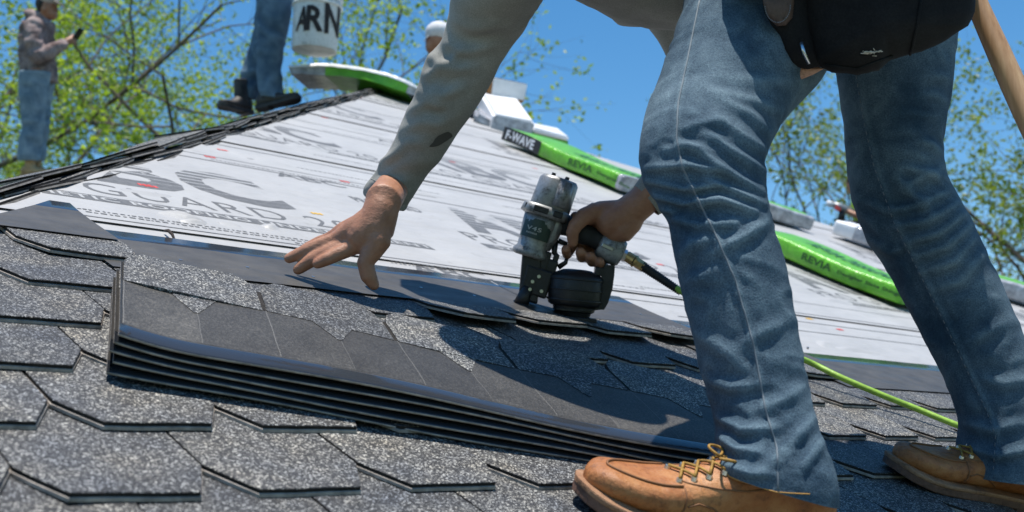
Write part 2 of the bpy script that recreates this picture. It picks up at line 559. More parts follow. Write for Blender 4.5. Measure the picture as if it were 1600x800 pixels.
class MB:
    def __init__(s):
        s.v, s.f, s.m = [], [], []

    def add(s, vs, fs, mi=0):
        b = len(s.v)
        s.v += [Vector(v) for v in vs]
        s.f += [tuple(b + i for i in f) for f in fs]
        s.m += [mi] * len(fs)

    def box(s, c, ax, ay, az, mi=0, bev=0.0):
        """box with half-axis vectors; bevelled by a chamfer"""
        c, ax, ay, az = Vector(c), Vector(ax), Vector(ay), Vector(az)
        if bev <= 0:
            vs = [c + ax * i + ay * j + az * k for i in (-1, 1) for j in (-1, 1) for k in (-1, 1)]
            s.add(vs, [(0, 1, 3, 2), (4, 6, 7, 5), (0, 4, 5, 1), (2, 3, 7, 6), (0, 2, 6, 4), (1, 5, 7, 3)], mi)
            return
        lx, ly, lz = ax.length, ay.length, az.length
        bm = bmesh.new()
        bmesh.ops.create_cube(bm, size=2)
        for v in bm.verts:
            v.co = Vector((v.co.x * lx, v.co.y * ly, v.co.z * lz))
        bmesh.ops.bevel(bm, geom=bm.edges[:], offset=min(bev, lx * .8, ly * .8, lz * .8), segments=2, affect='EDGES', profile=0.5)
        ex, ey, ez = ax / lx, ay / ly, az / lz
        bm.verts.index_update()
        s.add([c + ex * v.co.x + ey * v.co.y + ez * v.co.z for v in bm.verts], [tuple(v.index for v in f.verts) for f in bm.faces], mi)
        bm.free()

    def loft(s, rings, mi=0, cap=True, closed=True):
        n = len(rings[0])
        b = len(s.v)
        for r in rings:
            s.v += [Vector(p) for p in r]
        for i in range(len(rings) - 1):
            for j in range(n if closed else n - 1):
                k = (j + 1) % n
                s.f.append((b + i * n + j, b + i * n + k, b + (i + 1) * n + k, b + (i + 1) * n + j))
                s.m.append(mi)
        if cap:
            for i, rev in ((0, True), (len(rings) - 1, False)):
                c = sum((Vector(p) for p in rings[i]), Vector()) / n
                ci = len(s.v)
                s.v.append(c)
                for j in range(n):
                    k = (j + 1) % n
                    s.f.append((b + i * n + k, b + i * n + j, ci) if rev else (b + i * n + j, b + i * n + k, ci))
                    s.m.append(mi)

    def tube(s, pts, r, seg=8, mi=0, cap=True):
        pts = [Vector(p) for p in pts]
        rad = r if isinstance(r, (list, tuple)) else [r] * len(pts)
        rings = []
        prev = None
        for i, p in enumerate(pts):
            d = (pts[min(i + 1, len(pts) - 1)] - pts[max(i - 1, 0)]).normalized()
            if prev is None:
                a = d.orthogonal().normalized()
            else:
                a = (prev - d * prev.dot(d))
                a = a.normalized() if a.length > 1e-6 else d.orthogonal().normalized()
            prev = a
            bb = d.cross(a)
            rings.append([p + (a * math.cos(2 * math.pi * j / seg) + bb * math.sin(2 * math.pi * j / seg)) * rad[i] for j in range(seg)])
        s.loft(rings, mi, cap)

    def capsule(s, pts, rad, seg=14, mi=0, flat=None):
        """round-ended limb; flat=(axis, factor) squashes it along a direction"""
        pts = [Vector(p) for p in pts]
        d0 = (pts[0] - pts[1]).normalized()
        d1 = (pts[-1] - pts[-2]).normalized()
        P, R = [], []
        for k in (0.98, 0.8, 0.5):
            P.append(pts[0] + d0 * rad[0] * k)
            R.append(rad[0] * math.sqrt(1 - k * k))
        P += pts
        R += list(rad)
        for k in (0.5, 0.8, 0.98):
            P.append(pts[-1] + d1 * rad[-1] * k)
            R.append(rad[-1] * math.sqrt(1 - k * k))
        b = len(s.v)
        s.tube(P, R, seg, mi)
        if flat:
            ax, fac = flat
            ax = ax.normalized()
            cpts = []
            for i in range(b, len(s.v)):
                # squash around the nearest axis point
                v = s.v[i]
                best = min((((v - (p + (q - p) * max(0, min(1, (v - p).dot(q - p) / (q - p).length_squared)))).length, p + (q - p) * max(0, min(1, (v - p).dot(q - p) / (q - p).length_squared))) for p, q in zip(pts, pts[1:])), key=lambda z: z[0])[1]
                dv = v - best
                cpts.append(best + dv - ax * dv.dot(ax) * (1 - fac))
            s.v[b:] = cpts

    def ball(s, c, r, seg=14, mi=0):
        c = Vector(c)
        rx, ry, rz = r if isinstance(r, (tuple, list)) else (r, r, r)
        rings = []
        n = 9
        for i in range(n + 1):
            a = math.pi * (i + 0.02) / (n + 0.04)
            rings.append([c + Vector((rx * math.sin(a) * math.cos(2 * math.pi * j / seg), ry * math.sin(a) * math.sin(2 * math.pi * j / seg), rz * math.cos(a))) for j in range(seg)])
        s.loft(rings, mi)

    def build(s, name, mats, parent=None, smooth=True, local=False):
        return mesh_obj(name, s.v, s.f, mats, parent, smooth, s.m, local)

def catmull(P, n):
    """resample a list of equal-length tuples/vectors"""
    out = []
    m = len(P) - 1
    for i in range(n):
        t = i * m / (n - 1)
        k = min(int(t), m - 1)
        x = t - k
        p0, p1, p2, p3 = P[max(k - 1, 0)], P[k], P[k + 1], P[min(k + 2, m)]
        out.append(tuple(0.5 * (2 * b + (c - a) * x + (2 * a - 5 * b + 4 * c - d) * x * x + (3 * b - a - 3 * c + d) * x ** 3) for a, b, c, d in zip(p0, p1, p2, p3)))
    return out

def remesh(mb, name, mats, voxel, smooth_it, parent=None, keep_loc=None):
    """union of overlapping limbs as one continuous skin (voxel remesh, then smoothed)"""
    tmp = mesh_obj('tmp_remesh', mb.v, mb.f, mats)
    bm = bmesh.new()
    bm.from_mesh(tmp.data)
    bmesh.ops.recalc_face_normals(bm, faces=bm.faces[:])
    bm.to_mesh(tmp.data)
    bm.free()
    md = tmp.modifiers.new('r', 'REMESH')
    md.mode = 'VOXEL'
    md.voxel_size = voxel
    md.use_smooth_shade = True
    if smooth_it:
        sm = tmp.modifiers.new('s', 'SMOOTH')
        sm.iterations = smooth_it
        sm.factor = 0.5
    dg = bpy.context.evaluated_depsgraph_get()
    me = bpy.data.meshes.new_from_object(tmp.evaluated_get(dg))
    bpy.data.objects.remove(tmp)
    me.materials.clear()
    for m in (mats if isinstance(mats, (list, tuple)) else [mats]):
        me.materials.append(MATS[m])
    me.polygons.foreach_set('use_smooth', [True] * len(me.polygons))
    me.polygons.foreach_set('material_index', [0] * len(me.polygons))
    if parent is not None:
        me.transform(WM[parent.name].inverted())
    me.name = name
    o = bpy.data.objects.new(name, me)
    COL.objects.link(o)
    if parent is not None:
        o.parent = parent
        WM[o.name] = WM[parent.name].copy()
    return o

_fonts = {}
def text_mesh(s, size=1.0, spacing=1.0, bold=0.0):
    """flat mesh (verts, faces) of a word in the built-in typeface, lower-left at the origin"""
    cu = bpy.data.curves.new('txt', 'FONT')
    cu.body = s
    cu.size = size
    cu.space_character = spacing
    cu.offset = bold
    cu.resolution_u = 3
    o = bpy.data.objects.new('txt', cu)
    COL.objects.link(o)
    dg = bpy.context.evaluated_depsgraph_get()
    me = bpy.data.meshes.new_from_object(o.evaluated_get(dg))
    vs = [v.co.copy() for v in me.vertices]
    fs = [tuple(p.vertices) for p in me.polygons]
    bpy.data.objects.remove(o)
    bpy.data.curves.remove(cu)
    bpy.data.meshes.remove(me)
    x0 = min(v.x for v in vs)
    y0 = min(v.y for v in vs)
    return [Vector((v.x - x0, v.y - y0, 0)) for v in vs], fs

def text_fit(s, w, h, spacing=1.0, bold=0.0):
    vs, fs = text_mesh(s, 1.0, spacing, bold)
    mx = max(v.x for v in vs)
    my = max(v.y for v in vs)
    return [Vector((v.x / mx * w, v.y / my * h, 0)) for v in vs], fs

def smoothstep(a, b, x):
    t = max(0.0, min(1.0, (x - a) / (b - a)))
    return t * t * (3 - 2 * t)
# =================================================================== GROUND
g = mesh_obj('ground', [(-1500, -1500, 0), (1500, -1500, 0), (1500, 1500, 0), (-1500, 1500, 0)], [(0, 1, 2, 3)], 'grass', smooth=False)
g['kind'] = 'structure'

# =================================================================== HOUSE ROOF
roof = empty('house_roof', None, RM)
tag(roof, 'hip roof half shingled in dark slate-look tabs and half covered by printed grey underlayment', 'roof')
AP = (4.22, 6.35)                                   # top corner of the roof face in roof coordinates
HS = 1.19                                           # slope of the left hip in roof coordinates
RS = -0.66                                          # slope of the right edge
VB = -1.6                                           # eave

def hip_u(v):
    return AP[0] + (v - AP[1]) / HS

def right_u(v):
    return AP[0] + (v - AP[1]) / RS

# the decks: front face, left face, right face
vh = Vector((RV.x, RV.y, 0)).normalized()
apex = rp(*AP, -0.012)
hb = rp(hip_u(VB), VB, -0.012)
rb = rp(right_u(VB), VB, -0.012)
ridge_end = apex + vh * 5.2
lb = ridge_end - RU * 6.0
lb.z = hb.z
rb2 = ridge_end + RU * 9.0
rb2.z = rb.z
hbb = Vector(hb)
mesh_obj('roof_deck', [apex, hb, rb], [(0, 1, 2)], 'far_shingle', roof, smooth=False)
mesh_obj('roof_slope', [apex, ridge_end, lb, hb], [(0, 1, 2, 3)], 'far_shingle', roof, smooth=False)
mesh_obj('roof_slope', [apex, rb, rb2, ridge_end], [(0, 1, 2, 3)], 'far_shingle', roof, smooth=False)
wl = MB()
ring = [hb, rb, rb2, lb]
cc = sum(ring, Vector()) / 4
ins = [Vector((cc.x + (p.x - cc.x) * 0.94, cc.y + (p.y - cc.y) * 0.94, 0)) for p in ring]
for a, b, ta, tb in zip(ins, ins[1:] + ins[:1], ring, ring[1:] + ring[:1]):
    wl.add([a, b, Vector((b.x, b.y, tb.z - 0.08)), Vector((a.x, a.y, ta.z - 0.08))], [(0, 1, 2, 3)])
wl.build('wall', 'siding', roof, smooth=False)
fa = MB()
dn = Vector((0, 0, -0.2))
fa.add([hb, rb, rb + dn, hb + dn], [(0, 1, 2, 3)])
fa.build('fascia', 'siding', roof, smooth=False)

# underlayment: long sheets lapped up the slope, each one its own strip
laps = [-1.55, 0.75, 2.03, 3.18, 4.34, 5.50]
sheets = []
for i, v in enumerate(laps):
    v1 = laps[i + 1] + 0.10 if i + 1 < len(laps) else AP[1] - 0.02
    nu, nv = 60, 12
    vs, fs = [], []
    for b in range(nv + 1):
        vv = v + (v1 - v) * b / nv
        ul, ur = min(hip_u(vv) + 0.05, right_u(vv) - .002), right_u(vv)
        ur = min(ur, 9.5)
        for a in range(nu + 1):
            uu = ul + (ur - ul) * a / nu
            edge = (0.004 if b == 0 else 0.0) * noise.noise(Vector((uu * 1.1, i * 7.7, 2)))
            vs.append(Vector((uu, vv + edge, -0.006 + 0.0045 * (1 - b / nv))))
    for b in range(nv):
        for a in range(nu):
            k = b * (nu + 1) + a
            fs.append((k, k + 1, k + nu + 2, k + nu + 1))
    s = mesh_obj('underlayment_sheet', vs, fs, 'underlay', roof, True, local=True)
    sheets.append(s)

PW = 0.0005                                          # print above its sheet
def sheet_h(i, v):
    v1 = laps[i + 1] + 0.10 if i + 1 < len(laps) else AP[1] - 0.02
    return -0.006 + 0.0045 * (1 - (v - laps[i]) / (v1 - laps[i]))
def clip_hip(vs, fs, pad=0.02):
    keep = []
    for f in fs:
        if all(vs[i].x > hip_u(vs[i].y) + pad and vs[i].x < right_u(vs[i].y) - pad for i in f):
            keep.append(f)
    return keep

def print_on(sheet, name, vs, fs, mat, u, v, ang=0.0, w=PW, clip=True, subdiv=True):
    ca, sa = math.cos(ang), math.sin(ang)
    si = sheets.index(sheet)
    P = [Vector((u + p.x * ca - p.y * sa, v + p.x * sa + p.y * ca, 0)) for p in vs]
    for p in P:
        p.z = w + sheet_h(si, p.y)
    if clip:
        fs = clip_hip(P, fs)
        if not fs:
            return None
    # local origin at (u, v): the striped print reads its stripes from there
    o = mesh_obj(name, [Vector((p.x - u, p.y - v, p.z)) for p in P], fs, mat, sheet, False, local=True)
    o.location = (u, v, 0)
    return o

def fine_text(s, w, h, spacing=1.0, bold=0.0):
    return text_fit(s, w, h, spacing, bold)

def logo(u, v, i, sc=1.0, a=0.0):
    sh = sheets[i]
    w0 = PW
    # three big striped letters
    x = 0
    for ch, wd_ in (('A', 0.25), ('B', 0.23), ('C', 0.25)):
        vs, fs = text_fit(ch, wd_ * sc, 0.30 * sc, 1.0, 0.035)
        # subdivide so letters can be cut by the hip
        print_on(sh, 'lettering', vs, fs, 'print_striped', u + x * math.cos(a), v + 0.185 * sc + x * math.sin(a), a, w0)
        x += (wd_ + 0.022) * sc
    vs, fs = text_fit('PRO GUARD 20', 0.98 * sc, 0.085 * sc, 1.12, -0.006)
    print_on(sh, 'lettering', vs, fs, 'print_grey', u - 0.10 * sc, v + 0.070 * sc, a, w0)
    vs, fs = bar_mesh(1.15 * sc, 0.044 * sc)
    print_on(sh, 'print_bar', vs, fs, 'print_grey', u - 0.10 * sc, v, a, w0)
    vs, fs = text_fit('SYNTHETIC ROOFING UNDERLAYMENT', 1.11 * sc, 0.028 * sc, 1.1, 0.02)
    print_on(sh, 'lettering', vs, fs, 'print_white', u - 0.06 * sc, v + 0.008 * sc, a, w0 + 0.0004)

def bar_mesh(w, h, n=40):
    vs, fs = [], []
    for k in range(n + 1):
        vs += [Vector((w * k / n, 0, 0)), Vector((w * k / n, h, 0))]
    for k in range(n):
        fs.append((2 * k, 2 * k + 2, 2 * k + 3, 2 * k + 1))
    return vs, fs

logo(0.690, 2.185, 2)
logo(2.10, 2.30, 2, 0.98, -0.012)
logo(3.75, 2.28, 2)
logo(5.4, 2.28, 2)
logo(1.62, 3.36, 3, 0.85)
logo(2.62, 3.36, 3)
logo(4.15, 3.34, 3)
logo(5.7, 3.36, 3)
logo(2.45, 4.50, 4)
logo(3.95, 4.50, 4)
logo(3.4, 5.60, 5, 0.9)
for (u, v, i, n_) in ((1.62, 2.79, 2, 'ABC'), (1.78, 2.62, 2, 'PRO GUARD'), (1.54, 1.975, 1, 'ABC'), (2.9, 2.92, 2, 'ABC'), (2.7, 3.95, 3, 'ABC'), (3.5, 3.2, 3, 'ABC')):
    vs, fs = text_fit(n_, 0.23, 0.06, 1.05, 0.02)
    print_on(sheets[i], 'lettering', vs, fs, 'print_grey', u, v)
# printed guide lines and rows of tiny type
for (u, v, L, i, th) in ((0.72, 2.048, 3.2, 2, .0045), (2.0, 1.965, 3.4, 1, .005), (2.3, 1.86, 3.2, 1, .005), (1.25, 2.83, 2.6, 2, .007), (1.35, 2.90, 0.9, 2, .004), (1.5, 3.12, 4.0, 2, .006),
                         (2.1, 3.86, 1.6, 3, .006), (2.3, 4.05, 1.8, 3, .006), (2.9, 4.95, 1.3, 4, .007), (4.2, 2.85, 1.6, 2, .005), (3.0, 2.2, 2.6, 2, .003)):
    vs, fs = bar_mesh(L, th, 60)
    vs = [Vector((p.x, p.y + 0.004 * math.sin(p.x * 2.1 + v * 7), 0)) for p in vs]
    print_on(sheets[i], 'printed_line', vs, fs, 'print_grey', u, v, 0.0, PW + 0.0003)
def tiny_type(u, v, L, i, h=0.010, n=60):
    vs, fs = [], []
    x = 0
    while x < L:
        w_ = random.uniform(0.004, 0.012)
        b = len(vs)
        hh = h * random.uniform(0.55, 1.0)
        vs += [Vector((x, 0, 0)), Vector((x + w_, 0, 0)), Vector((x + w_, hh, 0)), Vector((x, hh, 0))]
        fs.append((b, b + 1, b + 2, b + 3))
        x += w_ + random.uniform(0.003, 0.007)
    print_on(sheets[i], 'small_print', vs, fs, 'print_grey', u, v, 0.0, PW + 0.0002)
for (u, v, L, i) in ((0.80, 2.098, 0.62, 2), (0.84, 2.082, 0.55, 2), (1.28, 2.062, 0.12, 2), (1.5, 2.02, 0.2, 2), (1.45, 2.86, 0.5, 2), (2.4, 2.1, 0.5, 2), (2.1, 2.08, 0.3, 2), (2.0, 3.26, 1.2, 3), (2.4, 3.9, 1.2, 3), (3.0, 5.0, 1.0, 4), (1.62, 2.98, 0.7, 2), (2.6, 2.98, 1.4, 2)):
    tiny_type(u, v, L, i, 0.008)
for (px, py, c) in ((323, 243, 'print_red'), (343, 232, 'print_red'), (228, 290, 'print_red'), (219, 288, 'print_red'), (535, 282, 'print_red'), (490, 333, 'print_yellow'), (705, 252, 'print_red'), (851, 250, 'print_red'),
                    (505, 182, 'print_red'), (560, 152, 'print_red'), (835, 262, 'print_red'), (1030, 413, 'print_red'), (1313, 514, 'print_red'), (1265, 400, 'print_red'), (1450, 530, 'print_red'), (1265, 497, 'print_yellow')):
    u, v = ruv(px, py)
    i = max(k for k in range(6) if laps[k] <= v)
    vs, fs = [], []
    for k in range(3):
        b = len(vs)
        vs += [Vector((k * .012, 0, 0)), Vector((k * .012 + .009, 0.002, 0)), Vector((k * .012 + .008, .016, 0)), Vector((k * .012 - .001, .015, 0))]
        fs.append((b, b + 1, b + 2, b + 3))
    print_on(sheets[i], 'printed_mark', vs, fs, c, u, v, 0.1, PW + 0.0006)

# puckers and a torn curl in the underlayment
rq = random.Random(21)
def pucker(px, py, L, hgt, wid_, ang, seed):
    u, v = ruv(px, py)
    i = max(k for k in range(6) if laps[k] <= v)
    vs, fs = [], []
    n, m = 12, 6
    for a in range(n + 1):
        x = (a / n - .5) * L
        e = math.cos(math.pi * (a / n - .5)) ** .8
        for b in range(m + 1):
            y = (b / m - .5) * wid_ * (.35 + .65 * e)
            z = hgt * e * math.exp(-(y / (wid_ * .20)) ** 2) if 0 < b < m else -.0008
            yy = y + .006 * math.sin(x * 40 + seed)
            vs.append(Vector((u + x * math.cos(ang) - yy * math.sin(ang), v + x * math.sin(ang) + yy * math.cos(ang), 0)))
            vs[-1].z = sheet_h(i, vs[-1].y) + max(z, -.0008) + .0002
    for a in range(n):
        for b in range(m):
            k = a * (m + 1) + b
            fs.append((k, k + m + 1, k + m + 2, k + 1))
    mesh_obj('pucker', vs, fs, 'underlay', sheets[i], True, local=True)
for px, py, L, h_, w_, a_ in ((285, 338, .10, .010, .05, -.25), (300, 345, .06, .008, .04, .1), (420, 352, .05, .008, .05, .6), (360, 350, .05, .004, .04, 0), (520, 300, .16, .004, .06, .3), (660, 300, .2, .004, .07, -.2), (760, 340, .14, .005, .06, .4), (610, 352, .10, .005, .05, .8),
                              (480, 230, .2, .006, .08, .2), (420, 250, .25, .006, .09, -.4), (880, 300, .2, .008, .09, .1), (740, 250, .2, .006, .1, .5), (560, 200, .4, .008, .12, .2), (1310, 470, .2, .006, .08, .1), (1340, 545, .22, .005, .06, 0), (1290, 535, .14, .005, .05, .5), (560, 360, .09, .004, .04, -.3), (230, 300, .12, .004, .05, .2)):
    pucker(px, py, L, h_, w_, a_, px)

# ---- shingle tabs
def tab_mesh(variant, L, vee, curl):
    """one hexagonal tab: butt at y=0, running up-slope to y=L; two-ply butt edge"""
    rnd = random.Random(variant * 17 + 3)
    g = 0.0017
    cu = TCU + rnd.uniform(-.003, .003)
    o = [(cu, 0), (cu + (TW - 2 * cu) * .33, 0), (cu + (TW - 2 * cu) * .67, 0), (TW - cu, 0), (TW - cu * .45, TCV * .55), (TW - g, TCV), (TW - g, L)]
    if vee:
        o += [(TW - g - (TW / 2 - TCU) * 1.0, L), (TW / 2 + .004, L + TCV), (TW / 2 - .004, L + TCV), (g + (TW / 2 - TCU), L)]
    o += [(g, L), (g, TCV), (cu * .45, TCV * .55)]
    o = [(x + rnd.uniform(-.0006, .0006), y + (rnd.uniform(-.0012, .0012) if y < .1 else 0)) for x, y in o]
    def top(x, y):
        t = 0.0185 - 0.0092 * (y / TE)
        c = max(0, 1 - y / (TE * 0.8))
        xx = (x / TW - .5) * 2
        return t + curl * c * c * (0.5 + (xx if variant % 2 else -xx) * 0.5 + 0.35 * (xx * xx - .5))
    cx, cy = TW / 2, L / 2
    def off(x, y, d):
        k = Vector((x - cx, y - cy))
        k.normalize()
        return x + k.x * d, y + k.y * d
    n = len(o)
    T = .0088
    levels = [(-.0009, 0.0), (0.0, -.0007), (0.0, -T * .56), (.0019, -T * .60), (.0024, -T)]
    mats = [0, 1, 2, 2]
    vs = []
    for d, dz in levels:
        for x, y in o:
            a, b = off(x, y, d)
            vs.append((a, b, top(x, y) + dz))
    fs, fm = [], []
    for l in range(len(levels) - 1):
        for j in range(n):
            k = (j + 1) % n
            fs.append((l * n + k, l * n + j, (l + 1) * n + j, (l + 1) * n + k))
            fm.append(mats[l])
    for t in tessellate_polygon([[Vector((x, y, 0)) for x, y in o]]):
        t = list(t)
        a, b, c = [Vector(vs[i]) for i in t]
        if (b - a).cross(c - a).z < 0:
            t.reverse()
        fs.append(tuple(t))
        fm.append(0)
    me = bpy.data.meshes.new('shingle_tab')
    me.from_pydata(vs, [], fs)
    for m in ('granules', 'shingle_edge', 'shingle_lip'):
        me.materials.append(MATS[m])
    me.polygons.foreach_set('material_index', fm)
    me.update()
    return me

TABS = [tab_mesh(k, TE * 2 - .012, False, c) for k, c in enumerate((0.0, 0.001, 0.003, 0.0015, 0.004, 0.0005))]
TABS_V = [tab_mesh(k + 10, TE, True, c) for k, c in enumerate((0.001, 0.002, 0.004))]

def put_tab(me, u, v, w=0.0, tilt=0.0, rot=0.0, parent=None, name='shingle_tab'):
    o = bpy.data.objects.new(name, me)
    COL.objects.link(o)
    o.parent = parent or roof
    # tilt lifts the butt, pivoting at the head of the exposed part
    M = Matrix.Translation((u, v, w)) @ Matrix.Translation((0, TE, 0)) @ Matrix.Rotation(-tilt, 4, 'X') @ Matrix.Rotation(rot, 4, 'Z') @ Matrix.Translation((0, -TE, 0))
    o.matrix_local = M
    return o

# how far each course has been laid (right end in u); stair-stepped as in the photograph
END = {5: 0.835, 4: 2.17, 3: 2.50}
rr = random.Random(5)
VIS = []
for j in range(-3, 6):
    off = ROWOFF.get(j, ROWOFF[0] - 0.0976 * (-j) * (1 if j else 0))
    v = V0 + j * TE
    end = END.get(j, 5.0)
    i0 = -12
    for i in range(i0, 28):
        u = off + i * TW
        if u < hip_u(v + .1) + 0.02 or u + TW * .9 > end:
            continue
        P = pix(rp(u + TW / 2, v + TE / 2, 0))
        if P[2] < 0.2 or not (-900 < P[0] < 2300 and -100 < P[1] < 2600):
            continue
        above_u = END.get(j + 1, -9 if j == 5 else 9)
        covered = (j < 5) and (u + TW < END.get(j + 1, 5.0) + 0.02)
        tilt = rr.uniform(0, .008)
        rot = rr.uniform(-.006, .006)
        if j == 4 and 1.15 < u < 2.2:
            tilt = rr.uniform(.07, .13)
        if j == 3 and u > 1.9:
            tilt = rr.uniform(.02, .05)
        me = rr.choice(TABS) if covered else rr.choice(TABS_V)
        put_tab(me, u + rr.uniform(-.001, .001), v + rr.uniform(-.002, .002), rr.uniform(-.0006, .0008), tilt, rot)

# smooth head strips of the courses not yet covered
def head_strip(u0, u1, v, hipcut=False):
    vs, fs, fm = [], [], []
    S = [0.115, TE, 0.25, 0.312, 0.315, SHD - .004, SHD]
    n = 14
    for s_ in S:
        z = max(0.0185 - 0.0092 * (s_ / TE) - .0016, 0.0) + .0055
        for k in range(n + 1):
            uu = u0 + (u1 - u0) * k / n
            if hipcut:
                uu = max(uu, hip_u(v + s_) + .125)
            vs.append((uu, v + s_, z + .0012 * noise.noise(Vector((uu * 6, v + s_ * 5, 3))) + (-.003 if s_ == SHD else 0)))
    for a in range(len(S) - 1):
        for k in range(n):
            b = a * (n + 1) + k
            fs.append((b, b + 1, b + n + 2, b + n + 1))
            fm.append(1 if a >= 4 else 0)
    # thickness at the outer edges
    mesh_obj('head_strip', vs, fs, ['headlap', 'glossy_strip'], roof, True, fm, True)
head_strip(0.45, 0.815, V0 + 5 * TE, True)
o4 = ROWOFF[4]
head_strip(o4 + TW, o4 + 6 * TW - .004, V0 + 4 * TE)
head_strip(o4 + 6 * TW, 2.155, V0 + 4 * TE)
head_strip(2.0, 2.49, V0 + 3 * TE)
for k in range(3):
    head_strip(2.36 + k * 5 * TW, 2.36 + (k + 1) * 5 * TW - .004, V0 + 2 * TE)
# nail heads in the fresh strips
for k in range(14):
    uu = 0.9 + k * 0.13
    mb = MB()
    vv = V0 + 4 * TE + .21 + random.uniform(-.01, .01)
    if uu > 2.1:
        vv = V0 + 3 * TE + .24
    mb.tube([(uu, vv, .006), (uu, vv, .0115)], .0034, 8)
    mb.build('nail_head', 'steel', roof, False, True)

# ---- shingles lapped over the left hip: staggered layers
rh = random.Random(12)
hipdir = Vector((1 / HS, 1.0, 0)).normalized()
hipn = Vector((-hipdir.y, hipdir.x, 0))
hm = []
for q in range(4):
    vs, fs, fm = [], [], []
    L_, D_, T_ = 0.30, 0.155, 0.008
    ox = [(-.5, -.5), (-.1, -.5 - .06), (.30, -.5), (.5, -.36), (.5, .5), (-.5, .5)]
    pts = [(x * L_, y * D_ + rh.uniform(-.004, .004)) for x, y in ox]
    nn = len(pts)
    vs = [(x, y, T_) for x, y in pts] + [(x, y, T_ * .5) for x, y in pts] + [(x * 1.004, y * 1.01, T_ * .45) for x, y in pts] + [(x * 1.004, y * 1.01, 0) for x, y in pts]
    fs = [tuple(range(nn))]
    fm = [0]
    for l, m_ in ((0, 1), (1, 1), (2, 2)):
        for k in range(nn):
            k2 = (k + 1) % nn
            fs.append((l * nn + k2, l * nn + k, (l + 1) * nn + k, (l + 1) * nn + k2))
            fm.append(m_)
    me = bpy.data.meshes.new('hip_shingle')
    me.from_pydata(vs, [], fs)
    for m in ('granules', 'shingle_edge', 'shingle_lip'):
        me.materials.append(MATS[m])
    me.polygons.foreach_set('material_index', fm)
    hm.append(me)
ct = math.atan2(hipdir.y, hipdir.x)
for layer in range(5):
    t = -3.6 + layer * 0.07
    while t < 7.6:
        # parameter along the hip from (hip_u(2), 2)
        c = Vector((hip_u(2.0), 2.0, 0)) + hipdir * t + hipn * (0.040 - .052 * (1 - smoothstep(.3, 2.8, t)) * (1 - .22 * layer) + 0.004 * layer + rh.uniform(-.012, .012))
        if c.y < AP[1] + 0.05:
            o = bpy.data.objects.new('hip_shingle', rh.choice(hm))
            COL.objects.link(o)
            o.parent = roof
            o.matrix_local = Matrix.Translation((c.x, c.y, -0.054 - .008 * (1 - smoothstep(.4, 2.6, t)) + 0.0072 * layer + rh.uniform(0, .004))) @ Matrix.Rotation(ct + rh.uniform(-.05, .05), 4, 'Z') @ Matrix.Rotation(rh.uniform(-.60, -.44), 4, 'X') @ Matrix.Rotation(rh.uniform(-.04, .02), 4, 'Y')
        t += rh.uniform(0.21, 0.27)

# rear wing whose ridge stands a little higher, behind the main ridge
rw = empty('rear_wing', at(55, 279, 11.6))
tag(rw, 'dark shingled rear roof wing hidden behind the left hip, under the standing man', 'roof')
p0 = at(55, 281, 11.6)
a0, a1 = p0 - vh * 0.8 + Vector((0, 0, -.06)), p0 + vh * 6.0
sd = RU
mb = MB()
mb.add([a0, a1, a1 + sd * 5 + Vector((0, 0, -2.4)), a0 + sd * 3.2 + Vector((0, 0, -1.6))], [(0, 1, 2, 3)])
mb.add([a0, a0 - sd * 4 + Vector((0, 0, -2.0)), a1 - sd * 4 + Vector((0, 0, -2.0)), a1], [(0, 1, 2, 3)])
mb.build('roof_slope', 'far_shingle', rw, False)
mb = MB()
mb.tube([a0 + Vector((0, 0, -.02)), a1 + Vector((0, 0, -.02))], .06, 6)
mb.build('ridge_cap', 'far_shingle', rw)

# far wing to the right, behind the right edge
fw = empty('far_wing', at(1330, 372, 13.0))
tag(fw, 'distant dark shingled roof wing behind the right edge, under the crouching roofer', 'roof')
q0, q1 = at(1240, 420, 13.2), at(1620, 520, 13.2)
mb = MB()
mb.add([q0, q1, q1 + Vector((0.6, 3, -1.5)), q0 + Vector((0, 3, -1.5))], [(0, 1, 2, 3)])
mb.add([q0, q0 + Vector((0, -2, -1.2)), q1 + Vector((0, -2, -1.2)), q1], [(0, 1, 2, 3)])
mb.build('roof_slope', 'far_shingle', fw, False)
mb = MB()
mb.tube([q0, q1], .06, 6)
mb.build('ridge_cap', 'far_shingle', fw)

# twig on the underlayment
tp = [rp(*ruv(x, y), h) for x, y, h in ((257, 361, .001), (262, 366, .007), (268, 370, .005), (274, 377, .000))]
mb = MB()
mb.tube(tp, [.0022, .0035, .003, .0015], 6)
thing_mesh('twig', mb.v, mb.f, 'twig_bark', 'small dark curled twig lying on the grey underlayment', 'twig')
# =================================================================== STACK OF LOOSE SHINGLES
STOP = 0.078                                          # height of the top sheet above the roof
sa0 = Vector(ruv(188, 512, STOP))
sa1 = Vector(ruv(1125, 690, STOP))
SA = (sa1 - sa0).normalized()
SB = Vector((-SA.y, SA.x))
NSH = 5
rs = random.Random(3)
LS = TW * 5

def sheet_z(k, a, b):
    """height of sheet k at (a along, b across); sheets sag and splay a little"""
    lift = 0.0105 * k
    sag = 0.005 * math.sin(a * 5.2 + 0.7) * (0.35 + 0.65 * k / NSH) + 0.002 * math.sin(a * 11 + b * 6 + k)
    endc = 0.010 * max(0, 1 - a / 0.10) ** 2 * (0.3 + .7 * k / NSH)
    front = -0.004 * max(0, 1 - b / 0.05)
    return 0.0235 + lift + sag + endc + front

